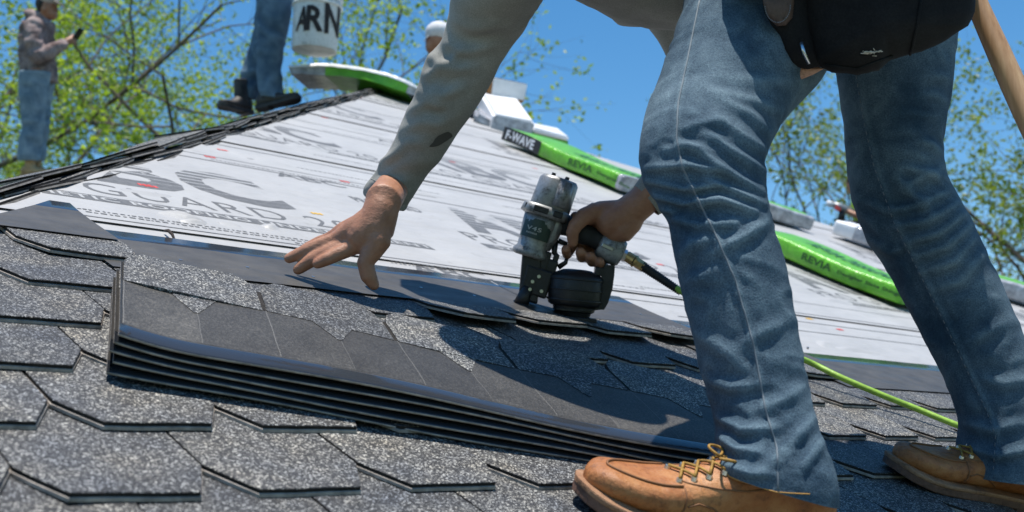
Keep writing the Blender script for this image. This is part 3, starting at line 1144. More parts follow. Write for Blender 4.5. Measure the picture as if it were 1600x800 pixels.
order = ['lowest sheet of the loose shingle stack, resting on the laid roof tabs', 'second sheet from the bottom of the loose shingle stack', 'middle sheet of the loose five-sheet shingle stack', 'sheet just under the topmost one in the loose shingle stack', 'topmost loose shingle sheet with smooth grey head facing the camera, beside the boot']
for k in range(NSH):
    ja, jb, jr = rs.uniform(-.006, .006), rs.uniform(-.004, .004), rs.uniform(-.006, .006)
    if k == NSH - 1:
        ja = jb = jr = 0
    else:
        jb -= 0.003
    ca, sn = math.cos(jr), math.sin(jr)
    def L2R(a, b, z):
        x, y = a * ca - b * sn + ja, a * sn + b * ca + jb
        return sa0.x + SA.x * x + SB.x * y, sa0.y + SA.y * x + SB.y * y, z
    origin = rp(*L2R(0, 0, 0.0235 + .0105 * k))
    na, nb = 60, 12
    SBV = [0.0, 0.003, 0.030, 0.032, 0.06, 0.12, 0.18, 0.22, 0.255, 0.28, 0.295, 0.30, 0.304]
    T = 0.0034
    vs, fs, fm = [], [], []
    for lev in (0, 1):
        for bi, b in enumerate(SBV):
            for ai in range(na + 1):
                a = LS * ai / na
                z = sheet_z(k, a, b) - T * lev
                if lev == 0 and bi == 0:
                    z -= .0008
                if lev == 0 and 1 <= bi <= 2:
                    z += .0004
                vs.append(rp(*L2R(a, b, z)))
    M_ = (na + 1)
    half = M_ * len(SBV)
    for bi in range(len(SBV) - 1):
        for ai in range(na):
            q = bi * M_ + ai
            fs.append((q, q + 1, q + M_ + 1, q + M_))
            fm.append(1 if bi < 2 else 0)
            fs.append((half + q + M_, half + q + M_ + 1, half + q + 1, half + q))
            fm.append(2)
    for ai in range(na):
        fs.append((half + ai, half + ai + 1, ai + 1, ai)); fm.append(3)
        q = (len(SBV) - 1) * M_ + ai
        fs.append((q, q + 1, half + q + 1, half + q)); fm.append(2)
    for bi in range(len(SBV) - 1):
        q = bi * M_
        fs.append((q + M_, q, half + q, half + q + M_)); fm.append(3)
        q = bi * M_ + na
        fs.append((q, q + M_, half + q + M_, half + q)); fm.append(3)
    sh = thing_mesh('loose_shingle', vs, fs, ['headlap', 'glossy_strip', 'shingle_edge', 'shingle_lip'], order[k], 'shingle', 'loose shingles in the stack', True, fm, origin)
    if k == 0:
        tri = None
    # scored lines running from the slits to the front edge
    if k == NSH - 1:
        for i in range(11):
            a_0 = (i * .5) * TW + .002
            b_1 = (SHD - TE) if i % 2 == 0 else (SHD - TE - TCV)
            vs_, fs_ = [], []
            for q in range(13):
                bq = .034 + (b_1 - .034) * q / 12
                aq = min(max(a_0, .004), LS - .004) + .0004 * math.sin(q * .8 + i)
                wq = .0004 if i % 2 == 0 else .00025
                for da in (-wq, wq):
                    vs_.append(rp(*L2R(aq + da, bq, sheet_z(k, aq, bq) + .0004)))
            for q in range(12):
                fs_.append((2 * q, 2 * q + 1, 2 * q + 3, 2 * q + 2))
            mesh_obj('score_line', vs_, fs_, 'score', sh, False)
        for i in range(6):
            c_a = i * TW
            a_l, a_r = max(c_a - TW / 2, .003), min(c_a + TW / 2, LS - .003)
            vs_, fs_ = [], []
            na_p, nb_p = 12, 6
            for q in range(na_p + 1):
                aq = a_l + (a_r - a_l) * q / na_p
                off_ = abs(aq - c_a)
                flat_ = TW / 2 - TCU
                top_ = SHD - TE - (0 if off_ < flat_ else TCV * (off_ - flat_) / TCU) + .004
                for p_ in range(nb_p + 1):
                    bq = .033 + (top_ - .033) * p_ / nb_p
                    vs_.append(rp(*L2R(aq, bq, sheet_z(k, aq, bq) + .0002)))
            for q in range(na_p):
                for p_ in range(nb_p):
                    z_ = q * (nb_p + 1) + p_
                    fs_.append((z_, z_ + nb_p + 1, z_ + nb_p + 2, z_ + 1))
            mesh_obj('head_panel', vs_, fs_, 'head_panel', sh, True)
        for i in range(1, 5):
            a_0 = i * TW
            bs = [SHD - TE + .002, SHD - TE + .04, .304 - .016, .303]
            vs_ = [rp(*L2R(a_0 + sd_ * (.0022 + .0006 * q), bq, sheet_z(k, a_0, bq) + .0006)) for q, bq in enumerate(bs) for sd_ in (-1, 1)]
            mesh_obj('slit_shade', vs_, [(2 * q, 2 * q + 1, 2 * q + 3, 2 * q + 2) for q in range(3)], 'shingle_edge', sh, False)  # dark strip painting in the shade of the gap between tabs
    # granular tabs, tips pointing up-slope
    bmax = SHD
    for i in range(5):
        a_0 = i * TW
        g = .0034
        ol = [(a_0 + g, bmax - TE), (a_0 + g + TW / 2 - TCU, bmax - TE), (a_0 + TW / 2 - .003, bmax - TE - TCV), (a_0 + TW / 2 + .003, bmax - TE - TCV), (a_0 + TW - g - (TW / 2 - TCU), bmax - TE), (a_0 + TW - g, bmax - TE),
              (a_0 + TW - g, bmax - TCV), (a_0 + TW - TCU * .4, bmax - TCV * .4), (a_0 + TW - TCU, bmax), (a_0 + TCU, bmax), (a_0 + TCU * .4, bmax - TCV * .4), (a_0 + g, bmax - TCV)]
        tv, tf, tm = [], [], []
        # fill the outline with a fan of strips so that it follows the sheet
        dense = []
        for p, q in zip(ol, ol[1:] + ol[:1]):
            d = math.dist(p, q)
            m_ = max(1, int(d / .02))
            for z in range(m_):
                dense.append((p[0] + (q[0] - p[0]) * z / m_, p[1] + (q[1] - p[1]) * z / m_))
        n_ = len(dense)
        for lev in (0, 1, 2):
            for a, b in dense:
                bb = min(b, .304)
                up = .0016 if lev == 0 else (.0012 if lev == 1 else -.0062)
                if b < bmax - TE - .001 or (b < bmax - TE + .001):
                    up = .0010 if lev < 2 else -.001
                tv.append(rp(*L2R(a, b, sheet_z(k, a, bb) + up)))
        ctr = len(tv)
        for t in tessellate_polygon([[Vector((a, b, 0)) for a, b in dense]]):
            t = list(t)
            A, B, C = [Vector(dense[x]) for x in t]
            if (B - A).cross(C - A) < 0:
                t.reverse()
            tf.append(tuple(t)); tm.append(0)
        for lev in (0, 1):
            for q in range(n_):
                q2 = (q + 1) % n_
                tf.append((lev * n_ + q2, lev * n_ + q, (lev + 1) * n_ + q, (lev + 1) * n_ + q2)); tm.append(1)
        mesh_obj('tab', tv, tf, ['granules', 'shingle_edge'], sh, False, tm)
# =================================================================== THE WORKER
worker = empty('person', rp(1.6, 0.95, 0.02))
tag(worker, 'roofer in blue jeans and grey sleeves bending over the shingle stack with a nailer', 'person')

def limb_rings(spec, n, seg, sq=0.0, grow=0.0):
    """spec rows: (lx, ly, rx, ry, depth, ratio) silhouette points in the photo + real distance"""
    rows = []
    for lx, ly, rx, ry, d, ra in spec:
        L, R = at(lx, ly, d), at(rx, ry, d)
        c = (L + R) / 2
        hw = (R - L) / 2
        rows.append((*c, *hw, ra))
    rows = catmull(rows, n)
    rings = []
    for i, r in enumerate(rows):
        c = Vector(r[0:3])
        hw = Vector(r[3:6])
        k_ = max(1, n // 12)
        a = Vector(rows[max(i - k_, 0)][0:3])
        b = Vector(rows[min(i + k_, n - 1)][0:3])
        tg = (b - a).normalized()
        back = hw.cross(tg)
        if back.dot(FWD) < 0:
            back = -back
        back = back.normalized() * hw.length * r[6]
        q = smoothstep(.72, .92, i / (n - 1))
        e = 1 - sq * q
        back = back * (1 + grow * q)
        ring = []
        for j in range(seg):
            c_, s_ = math.cos(2 * math.pi * j / seg), math.sin(2 * math.pi * j / seg)
            ring.append(c + hw * math.copysign(abs(c_) ** e, c_) + back * math.copysign(abs(s_) ** e, s_))
        rings.append(ring)
    return rings

FOLD = 1.15
def orient(mb):
    """make every face of the cloth point outwards"""
    bm = bmesh.new()
    vv = [bm.verts.new(v) for v in mb.v]
    mi = []
    for f in mb.f:
        bm.faces.new([vv[i] for i in f])
    bmesh.ops.recalc_face_normals(bm, faces=bm.faces[:])
    bm.verts.index_update()
    mb.f = [tuple(v.index for v in f.verts) for f in bm.faces]
    bm.free()

def fold(mb, strokes, b0=0, b1=None):
    """press folds into the cloth: each stroke is a polyline in the photo with a width and a height"""
    b1 = len(mb.v) if b1 is None else b1
    me = bpy.data.meshes.new('tmp')
    me.from_pydata([tuple(v) for v in mb.v], [], mb.f)
    me.update()
    nrm = [v.normal.copy() for v in me.vertices]
    bpy.data.meshes.remove(me)
    for i in range(b0, b1):
        v = mb.v[i]
        nn = nrm[i]
        view = (v - CAM).normalized()
        fc = -nn.dot(view)
        if fc < 0:
            nn2 = nn
        px, py, _ = pix(v)
        tot = 0
        for pts, wd_, amp in strokes:
            best = 1e9
            bt = 0
            m = len(pts) - 1
            for k in range(m):
                ax, ay = pts[k]
                bx, by = pts[k + 1]
                dx, dy = bx - ax, by - ay
                t = max(0, min(1, ((px - ax) * dx + (py - ay) * dy) / (dx * dx + dy * dy + 1e-9)))
                d = math.hypot(px - ax - dx * t, py - ay - dy * t)
                if d < best:
                    best, bt = d, (k + t) / m
            if best < wd_ * 3:
                taper = math.sin(math.pi * min(1, max(0, .12 + bt * .76)))
                tot += amp * FOLD * taper * (math.exp(-(best / wd_) ** 1.35) - 0.35 * math.exp(-((best - 1.7 * wd_) / wd_) ** 2))
        tot = .010 * math.tanh(tot / .010)
        mb.v[i] = v + nn * tot * max(0, min(1, fc * 2.2 + .25))

def wrinkle_noise(mb, amp, sc, b0=0, b1=None, aniso=(1, 1, 1)):
    b1 = len(mb.v) if b1 is None else b1
    me = bpy.data.meshes.new('tmp')
    me.from_pydata([tuple(v) for v in mb.v], [], mb.f)
    me.update()
    nrm = [v.normal.copy() for v in me.vertices]
    bpy.data.meshes.remove(me)
    for i in range(b0, b1):
        v = mb.v[i]
        q = Vector((v.x * sc * aniso[0], v.y * sc * aniso[1], v.z * sc * aniso[2]))
        q2 = q + Vector((noise.noise(q * .7), noise.noise(q * .7 + Vector((9, 1, 3))), noise.noise(q * .7 + Vector((4, 7, 2))))) * .8
        k = 1 - abs(noise.noise(q2)) * 2.2
        mb.v[i] = v + nrm[i] * amp * k

def surf_path(bvh, pts, lift=.001, step=6):
    """drop a photo-space polyline on a surface"""
    out = []
    for (ax, ay), (bx, by) in zip(pts, pts[1:]):
        n = max(2, int(math.hypot(bx - ax, by - ay) / step))
        for k in range(n):
            x, y = ax + (bx - ax) * k / n, ay + (by - ay) * k / n
            h = bvh.ray_cast(CAM, ray(x, y).normalized())
            if h[0]:
                out.append(h[0] + h[1] * lift * (1 if h[1].dot(ray(x, y)) < 0 else -1))
    return out

def bvh_of(mb):
    return BVHTree.FromPolygons([tuple(v) for v in mb.v], [tuple(f) for f in mb.f])

# ---- jeans
SEG = 96
front = [(1090, -110, 1400, -40, 1.917, .85), (1080, -60, 1350, -5, 1.880, .85), (1070, 0, 1310, 60, 1.826, .85), (1052, 60, 1285, 118, 1.773, .86), (1030, 120, 1240, 165, 1.724, .88), (1011, 175, 1208, 215, 1.676, .9), (1002, 225, 1194, 258, 1.634, .92), (1004, 270, 1193, 292, 1.619, .95), (1024, 305, 1196, 318, 1.607, .98), (1046, 345, 1203, 345, 1.597, 1.0), (1054, 390, 1213, 380, 1.589, 1.02), (1066, 450, 1228, 432, 1.577, 1.02), (1082, 520, 1241, 498, 1.562, 1.02), (1098, 585, 1253, 562, 1.544, 1.0), (1114, 640, 1263, 620, 1.528, .98), (1121, 680, 1274, 672, 1.516, .96), (1119, 706, 1288, 722, 1.509, .95), (1111, 722, 1296, 758, 1.507, .95), (1112, 728, 1297, 783, 1.507, .95)]
rear = [(1285, -90, 1520, -100, 2.200, .85), (1295, -30, 1504, -40, 2.192, .85), (1302, 40, 1494, 30, 2.181, .85), (1310, 110, 1488, 100, 2.171, .87), (1319, 175, 1480, 165, 2.162, .9), (1325, 235, 1470, 222, 2.154, .95), (1331, 295, 1474, 272, 2.146, 1.0), (1346, 345, 1490, 305, 2.141, 1.02), (1366, 388, 1512, 345, 2.134, 1.04), (1394, 428, 1533, 390, 2.126, 1.04), (1420, 475, 1555, 436, 2.118, 1.04), (1446, 525, 1580, 490, 2.108, 1.0), (1472, 575, 1603, 545, 2.097, .98), (1494, 625, 1622, 600, 2.086, .98), (1507, 668, 1640, 655, 2.078, .98), (1506, 705, 1652, 705, 2.075, .98), (1508, 742, 1660, 758, 2.071, .98)]
jm = MB()
jm.loft(limb_rings(front, 240, SEG, .38, .18), 0, cap=False)
nf = len(jm.v)
jm.loft(limb_rings(rear, 220, SEG, .3, .12), 0, cap=False)
nr = len(jm.v)
# pelvis joins the legs
pelvis = [(1150, -260, 1500, -230, 2.06, .62), (1120, -180, 1510, -150, 2.06, .66), (1112, -110, 1515, -90, 2.07, .68), (1125, -40, 1500, -30, 2.08, .62), (1180, 30, 1440, 35, 2.09, .5), (1240, 85, 1360, 90, 2.09, .38), (1272, 108, 1320, 112, 2.09, .3)]
jm.loft(limb_rings(pelvis, 60, SEG), 0, cap=True)
orient(jm)
wrinkle_noise(jm, .0022, 16, 0, nf, (1, 1, 1.5))
wrinkle_noise(jm, .0022, 14, nf, nr, (1, 1, 1.5))
ff = [([(1012, 262), (1075, 258), (1130, 268)], 7, .006), ([(1010, 282), (1070, 296), (1120, 290)], 6, .005), ([(1022, 306), (1070, 318), (1125, 312), (1180, 330)], 7, .008), ([(1030, 325), (1060, 331)], 5, .006),
      ([(1040, 338), (1090, 352), (1150, 348)], 8, .005), ([(1190, 300), (1140, 270), (1090, 235), (1050, 215)], 7, .006), ([(1195, 318), (1150, 300), (1105, 280)], 6, .005), ([(1200, 270), (1150, 240), (1100, 205)], 7, .005),
      ([(1205, 240), (1160, 212), (1115, 180)], 8, .005), ([(1210, 215), (1175, 180), (1120, 150)], 8, .004), ([(1228, 178), (1180, 158), (1110, 140)], 7, .0035), ([(1250, 130), (1190, 125), (1120, 118)], 9, .003), ([(1060, 205), (1095, 192), (1130, 190)], 7, .0035), ([(1038, 232), (1080, 228), (1120, 236)], 6, .004),
      ([(1200, 345), (1160, 372), (1100, 400)], 9, .0045), ([(1060, 402), (1080, 382), (1120, 370)], 10, .005), ([(1072, 440), (1120, 425)], 10, .003), ([(1085, 520), (1130, 545), (1180, 590)], 11, .0035), ([(1100, 590), (1140, 606), (1190, 600)], 9, .004), ([(1235, 500), (1190, 520), (1150, 545)], 10, .003),
      ([(1118, 650), (1160, 672), (1215, 668)], 9, .006), ([(1122, 680), (1150, 702), (1190, 708)], 8, .006), ([(1270, 655), (1240, 690), (1195, 735)], 9, .006), ([(1285, 690), (1262, 720), (1240, 750)], 8, .005), ([(1130, 725), (1170, 740), (1210, 742)], 8, .004), ([(1262, 600), (1225, 625), (1180, 640)], 10, .004)]
fold(jm, ff, 0, nf)
fr = [([(1345, 312), (1390, 330), (1430, 322), (1478, 300)], 8, .007), ([(1480, 280), (1440, 268), (1405, 262)], 8, .007), ([(1472, 262), (1425, 285), (1408, 300)], 8, .006), ([(1402, 275), (1420, 300), (1452, 325)], 9, .008), ([(1495, 318), (1450, 345), (1400, 352)], 8, .007), ([(1505, 335), (1465, 365), (1415, 378)], 7, .006),
      ([(1515, 352), (1480, 385), (1430, 400)], 7, .006), ([(1522, 372), (1490, 410), (1440, 425)], 7, .005), ([(1535, 398), (1500, 440), (1460, 452)], 8, .005), ([(1470, 240), (1455, 225), (1440, 222)], 7, .006), ([(1358, 372), (1390, 392), (1430, 386)], 8, .005), ([(1332, 300), (1350, 335), (1372, 360)], 8, .004),
      ([(1482, 160), (1462, 150), (1440, 150)], 8, .004), ([(1486, 120), (1455, 118)], 8, .003), ([(1580, 500), (1540, 520), (1510, 540)], 10, .004), ([(1620, 590), (1570, 600), (1530, 590)], 10, .005), ([(1510, 660), (1550, 672), (1600, 660)], 9, .006), ([(1512, 700), (1560, 712), (1620, 700)], 8, .006), ([(1400, 450), (1440, 500), (1460, 560)], 10, .003)]
fold(jm, fr, nf, nr)
# seam ridges
fold(jm, [([(1093, 0), (1075, 90), (1060, 160), (1057, 215), (1066, 260), (1090, 310), (1120, 370), (1150, 440), (1178, 540), (1196, 640), (1214, 700), (1216, 772)], 5, .0028)], 0, nf)
fold(jm, [([(1342, 115), (1352, 180), (1370, 260), (1400, 345), (1440, 425), (1478, 500), (1516, 580), (1545, 640), (1560, 680), (1556, 740)], 5, .0032)], nf, nr)
jeans = jm.build('jeans', ['denim'], worker)
solid = jeans.modifiers.new('cloth_thickness', 'SOLIDIFY')
solid.thickness = .0025
solid.offset = -1
jb = bvh_of(jm)
def stitch(pts, r, mat, name='seam', dash=None):
    p = surf_path(jb, pts, .0006)
    if len(p) < 2:
        return
    mb = MB()
    if dash:
        for k in range(0, len(p) - 1, 2):
            mb.tube([p[k], p[k] + (p[k + 1] - p[k]) * .9], r, 5)
    else:
        mb.tube(p, r, 5)
    mb.build(name, mat, jeans)
stitch([(1093, 2), (1075, 90), (1060, 160), (1057, 215), (1066, 260), (1090, 310), (1120, 370), (1150, 440), (1178, 540), (1196, 640), (1214, 700), (1216, 770)], .0013, 'thread')
stitch([(1338, 118), (1348, 180), (1366, 260), (1396, 345), (1436, 425), (1474, 500), (1512, 580), (1541, 640), (1556, 680), (1552, 740)], .0008, 'thread', dash=1)
stitch([(1122, 722), (1140, 744), (1170, 758), (1214, 769), (1245, 771), (1272, 772)], .0008, 'thread_orange')

# ---- shirt: torso and two sleeves
sm_ = MB()
armL = [(752, -130, 905, -60, 1.93, .95), (728, -75, 868, -25, 1.97, .95), (712, -30, 838, 12, 2.02, .92), (703, 20, 812, 55, 2.07, .9), (692, 62, 785, 95, 2.09, .9), (667, 95, 762, 135, 2.11, .9), (650, 142, 735, 180, 2.13, .9), (629, 192, 706, 222, 2.16, .9), (603, 246, 672, 270, 2.19, .88), (583, 276, 650, 298, 2.20, .86), (572, 291, 639, 314, 2.21, .85), (570, 300, 634, 325, 2.215, .82), (572, 303, 630, 326, 2.216, .76)]
sm_.loft(limb_rings(armL, 130, 64), 0, cap=False)
na_ = len(sm_.v)
armR = [(860, -150, 985, -190, 2.50, .95), (935, -60, 1045, -100, 2.48, .95), (1000, 20, 1085, -20, 2.40, .9), (1046, 92, 1122, 50, 2.42, .9), (1072, 140, 1150, 140, 2.43, .9), (1052, 190, 1120, 225, 2.43, .9), (1020, 240, 1075, 290, 2.44, .88), (1000, 276, 1044, 322, 2.45, .85), (990, 290, 1028, 335, 2.45, .8)]
sm_.loft(limb_rings(armR, 80, 48), 0, cap=False)
nb_ = len(sm_.v)
torso = [(1225, -250, 1240, 45, 2.05, .95), (1150, -250, 1160, 52, 2.05, 1.1), (1075, -252, 1078, 46, 2.06, 1.3), (1000, -255, 1010, 36, 2.08, 1.6), (940, -258, 945, 18, 2.08, 2.2), (880, -262, 880, -12, 2.12, 2.5), (820, -255, 815, -50, 2.17, 2.3), (775, -220, 775, -110, 2.2, 1.3)]  # shoulders broadened out of view so their shadow reaches stack and nailer
sm_.loft(limb_rings(torso, 60, 64), 0, cap=True)
orient(sm_)
wrinkle_noise(sm_, .0028, 13, 0, na_, (1, 1, 1))
wrinkle_noise(sm_, .0035, 10, na_, None, (1, 1, 1))
fold(sm_, [([(578, 268), (600, 252), (624, 238)], 6, .008), ([(583, 286), (610, 288), (640, 280)], 7, .004), ([(672, 88), (700, 108), (742, 104)], 9, .009), ([(668, 118), (700, 100), (724, 78)], 7, .008), ([(655, 145), (690, 150), (720, 138)], 8, .007), ([(700, 70), (730, 82), (775, 70)], 9, .007),
           ([(640, 175), (668, 160), (700, 168)], 8, .006), ([(628, 205), (660, 190), (690, 196)], 8, .004), ([(608, 240), (640, 222), (665, 225)], 8, .004), ([(705, 30), (740, 45), (790, 40)], 9, .005), ([(565, 300), (600, 311), (634, 321)], 5, -.003), ([(680, 125), (694, 135), (712, 128)], 7, -.005), ([(660, 165), (680, 178), (708, 170)], 7, -.004)], 0, na_)
fold(sm_, [([(925, 5), (980, -5), (1060, 10)], 9, .007), ([(960, 22), (1010, 15), (1070, 30)], 8, .006)], nb_)
shirt = sm_.build('shirt', 'shirt', worker)
sd_ = shirt.modifiers.new('cloth_thickness', 'SOLIDIFY')
sd_.thickness = .003
sd_.offset = -1
sb = bvh_of(sm_)
# dark smudge on the sleeve
st = MB()
cen = (689, 218)
ringp = []
for k in range(14):
    a = 2 * math.pi * k / 14
    x = cen[0] + 17 * math.cos(a) * (1 + .2 * math.sin(3 * a))
    y = cen[1] - 9 * math.cos(a) + 8 * math.sin(a)
    h = sb.ray_cast(CAM, ray(x, y).normalized())
    if h[0]:
        ringp.append(h[0] - ray(x, y).normalized() * .002)
if len(ringp) > 5:
    c = sum(ringp, Vector()) / len(ringp)
    h = sb.ray_cast(CAM, (c - CAM).normalized())
    c = h[0] - (c - CAM).normalized() * .0022
    st.add(ringp + [c], [(k, (k + 1) % len(ringp), len(ringp)) for k in range(len(ringp))])
    st.build('stain', 'stain', shirt)
cu_ = surf_path(sb, [(574, 276), (605, 292), (644, 303)], .0005)
if len(cu_) > 2:
    mb = MB()
    mb.tube(cu_, .0008, 5)
    mb.build('cuff_seam', 'shirt', shirt)

# ---- body: head, arms and hands as one continuous surface
bd = MB()
HD = rdepth(462, 425, .02)            # the left hand touches the fresh shingle
def P(x, y, d):
    return at(x, y, d)
hd = HD - .004
# left forearm to wrist and palm
bd.capsule([P(670, 205, 2.155), P(618, 285, 2.205), P(599, 314, hd - .02), P(594, 332, hd - .02)], [.028, .030, .0335, .033], 18)
bd.capsule([P(596, 328, hd - .02), P(588, 352, hd - .022), P(572, 368, hd - .02)], [.032, .036, .036], 18)
bd.capsule([P(582, 346, hd - .02), P(552, 364, hd - .012), P(528, 374, hd - .004)], [.030, .0255, .0165], 18)
bd.capsule([P(578, 372, hd - .026), P(556, 380, hd - .022), P(541, 386, hd - .016)], [.028, .021, .0150], 18)
bd.capsule([P(570, 352, hd + .004), P(536, 366, hd + .014), P(520, 370, hd + .02)], [.026, .022, .0135], 16)
# fingers: ring, middle, index, little
bd.capsule([P(534, 372, hd - .004), P(504, 382, hd - .004), P(478, 392, hd + .0), P(452, 403.5, hd + .0)], [.0155, .0142, .0128, .0100], 14)
bd.capsule([P(544, 381, hd - .014), P(514, 394, hd - .016), P(488, 406, hd - .014), P(466, 421, hd - .008)], [.0158, .0145, .0130, .0102], 14)
bd.capsule([P(552, 386, hd - .024), P(530, 396, hd - .032), P(511, 405, hd - .036), P(496, 412, hd - .034)], [.0150, .0134, .0120, .0098], 14)
bd.capsule([P(524, 369, hd + .020), P(500, 376, hd + .024), P(481, 385, hd + .026), P(468, 393, hd + .024)], [.0110, .0098, .0088, .0070], 14)
# thumb leaves the side of the palm
bd.capsule([P(592, 350, hd - .03), P(590, 378, hd - .036), P(578, 398, hd - .04)], [.024, .024, .0185], 16)
bd.capsule([P(581, 392, hd - .04), P(571, 412, hd - .042), P(576, 432, hd - .04), P(584, 445, hd - .036)], [.0190, .0160, .0150, .0105], 14)
# tendons and knuckles
for (x, y, z, r) in ((533, 371, -.004, .0145), (543, 381, -.014, .0150), (551, 386, -.024, .0148)):
    bd.ball(P(x, y, hd + z), r, 10)

# right forearm, wrist, fist round the grip
GD = 2.485
bd.capsule([P(1085, 200, 2.43), P(1025, 295, 2.45), P(990, 328, 2.46)], [.040, .037, .033], 18)
bd.capsule([P(998, 318, 2.46), P(975, 336, 2.463), P(955, 346, 2.467)], [.033, .034, .034], 18)
bd.capsule([P(962, 336, 2.47), P(936, 333, 2.476), P(914, 338, 2.482)], [.033, .026, .020], 16)
bd.capsule([P(985, 345, 2.46), P(972, 360, 2.462), P(960, 362, 2.47)], [.028, .028, .022], 16)
bd.capsule([P(965, 352, 2.50), P(945, 352, 2.51), P(920, 350, 2.51)], [.028, .026, .022], 16)
# thumb wraps over the top of the grip towards the camera
bd.capsule([P(930, 332, 2.465), P(911, 340, 2.452), P(899, 352, 2.444)], [.022, .0175, .0155], 14)
bd.capsule([P(901, 350, 2.444), P(894, 364, 2.446), P(895, 378, 2.452)], [.0155, .0140, .0115], 14)
# four fingers come round below the grip
for (x, y, tipx, tipy, r) in ((893, 361, 884, 392, .0112), (912, 372, 907, 396, .0122), (927, 380, 923, 403, .0122), (941, 388, 937, 411, .0112)):
    bd.capsule([P(x + 6, y - 22, 2.512), P(x + 2, y + 4, 2.525), P(x + 2, y + 24, 2.512), P(tipx + 2, tipy + 6, 2.485), P(tipx, tipy - 2, 2.462)], [.0125, .0118, r, r, r * .92], 12)

# neck, head looking down (outside the frame but there)
bd.capsule([P(800, -175, 2.22), P(748, -170, 2.32)], [.058, .055], 14)
hc = P(700, -160, 2.40)
bd.ball(hc, (.085, .095, .105))
bd.ball(P(688, -118, 2.40), (.055, .06, .055))
bd.ball(P(676, -96, 2.40), (.028, .03, .028))
bd.ball(P(655, -140, 2.40), (.018, .016, .022))
bd.ball(P(702, -155, 2.305), (.02, .016, .028))
# hidden trunk and legs, well inside the clothes
bd.capsule([P(800, -160, 2.24), P(900, -130, 2.18), P(1080, -105, 2.08), P(1220, -100, 2.07), P(1300, -90, 2.08)], [.07, .11, .11, .11, .10], 18)
bd.capsule([P(815, -90, 2.03), P(775, 0, 2.06), P(712, 130, 2.125), P(668, 205, 2.155)], [.05, .040, .030, .028], 16)
bd.capsule([P(900, -150, 2.25), P(940, -150, 2.48), P(1095, 95, 2.42), P(1085, 200, 2.43)], [.05, .042, .036, .036], 16)
bd.capsule([P(1250, -60, 2.0), P(1180, 80, 1.79), P(1100, 265, 1.63), P(1130, 370, 1.59), P(1180, 600, 1.54), P(1210, 725, 1.515)], [.080, .070, .050, .045, .036, .032], 16)
bd.capsule([P(1380, -60, 2.12), P(1395, 110, 2.17), P(1405, 290, 2.145), P(1470, 420, 2.125), P(1550, 620, 2.085), P(1580, 710, 2.07)], [.080, .070, .055, .048, .040, .032], 16)
body = remesh(bd, 'body', 'skin', .0030, 4, worker)
# nail of the thumb on the grip hand and a cap + hair on the head
mb = MB()
mb.capsule([P(712, -184, 2.40), P(696, -188, 2.40)], [.108, .104], 16)
mb.loft([[P(x, y, 2.40 + z) for x, y, z in ((668, -190, .09), (640, -176, .085), (612, -158, .04), (612, -158, -.04), (640, -176, -.085), (668, -190, -.09))] for k in (0,)] + [[P(x, y - 9, 2.40 + z) for x, y, z in ((668, -190, .09), (640, -176, .085), (612, -158, .04), (612, -158, -.04), (640, -176, -.085), (668, -190, -.09))]])
mb.build('cap', 'dark_cloth', worker)

# ---- boots
def boot(toe_uv, heel_uv, mats, name='boot', shaft=.075, lean=None, worker=worker, width=.052, tilt=0.0):
    t, h = Vector(toe_uv), Vector(heel_uv)
    Lb = (t - h).length
    ex = (RU * (t.x - h.x) + RV * (t.y - h.y)).normalized()
    ez = RN
    ey = ez.cross(ex)
    o = rp(h.x, h.y, 0.016)
    return boot_at(o, ex, ey, ez, Lb, mats, name, shaft, lean, worker, width)

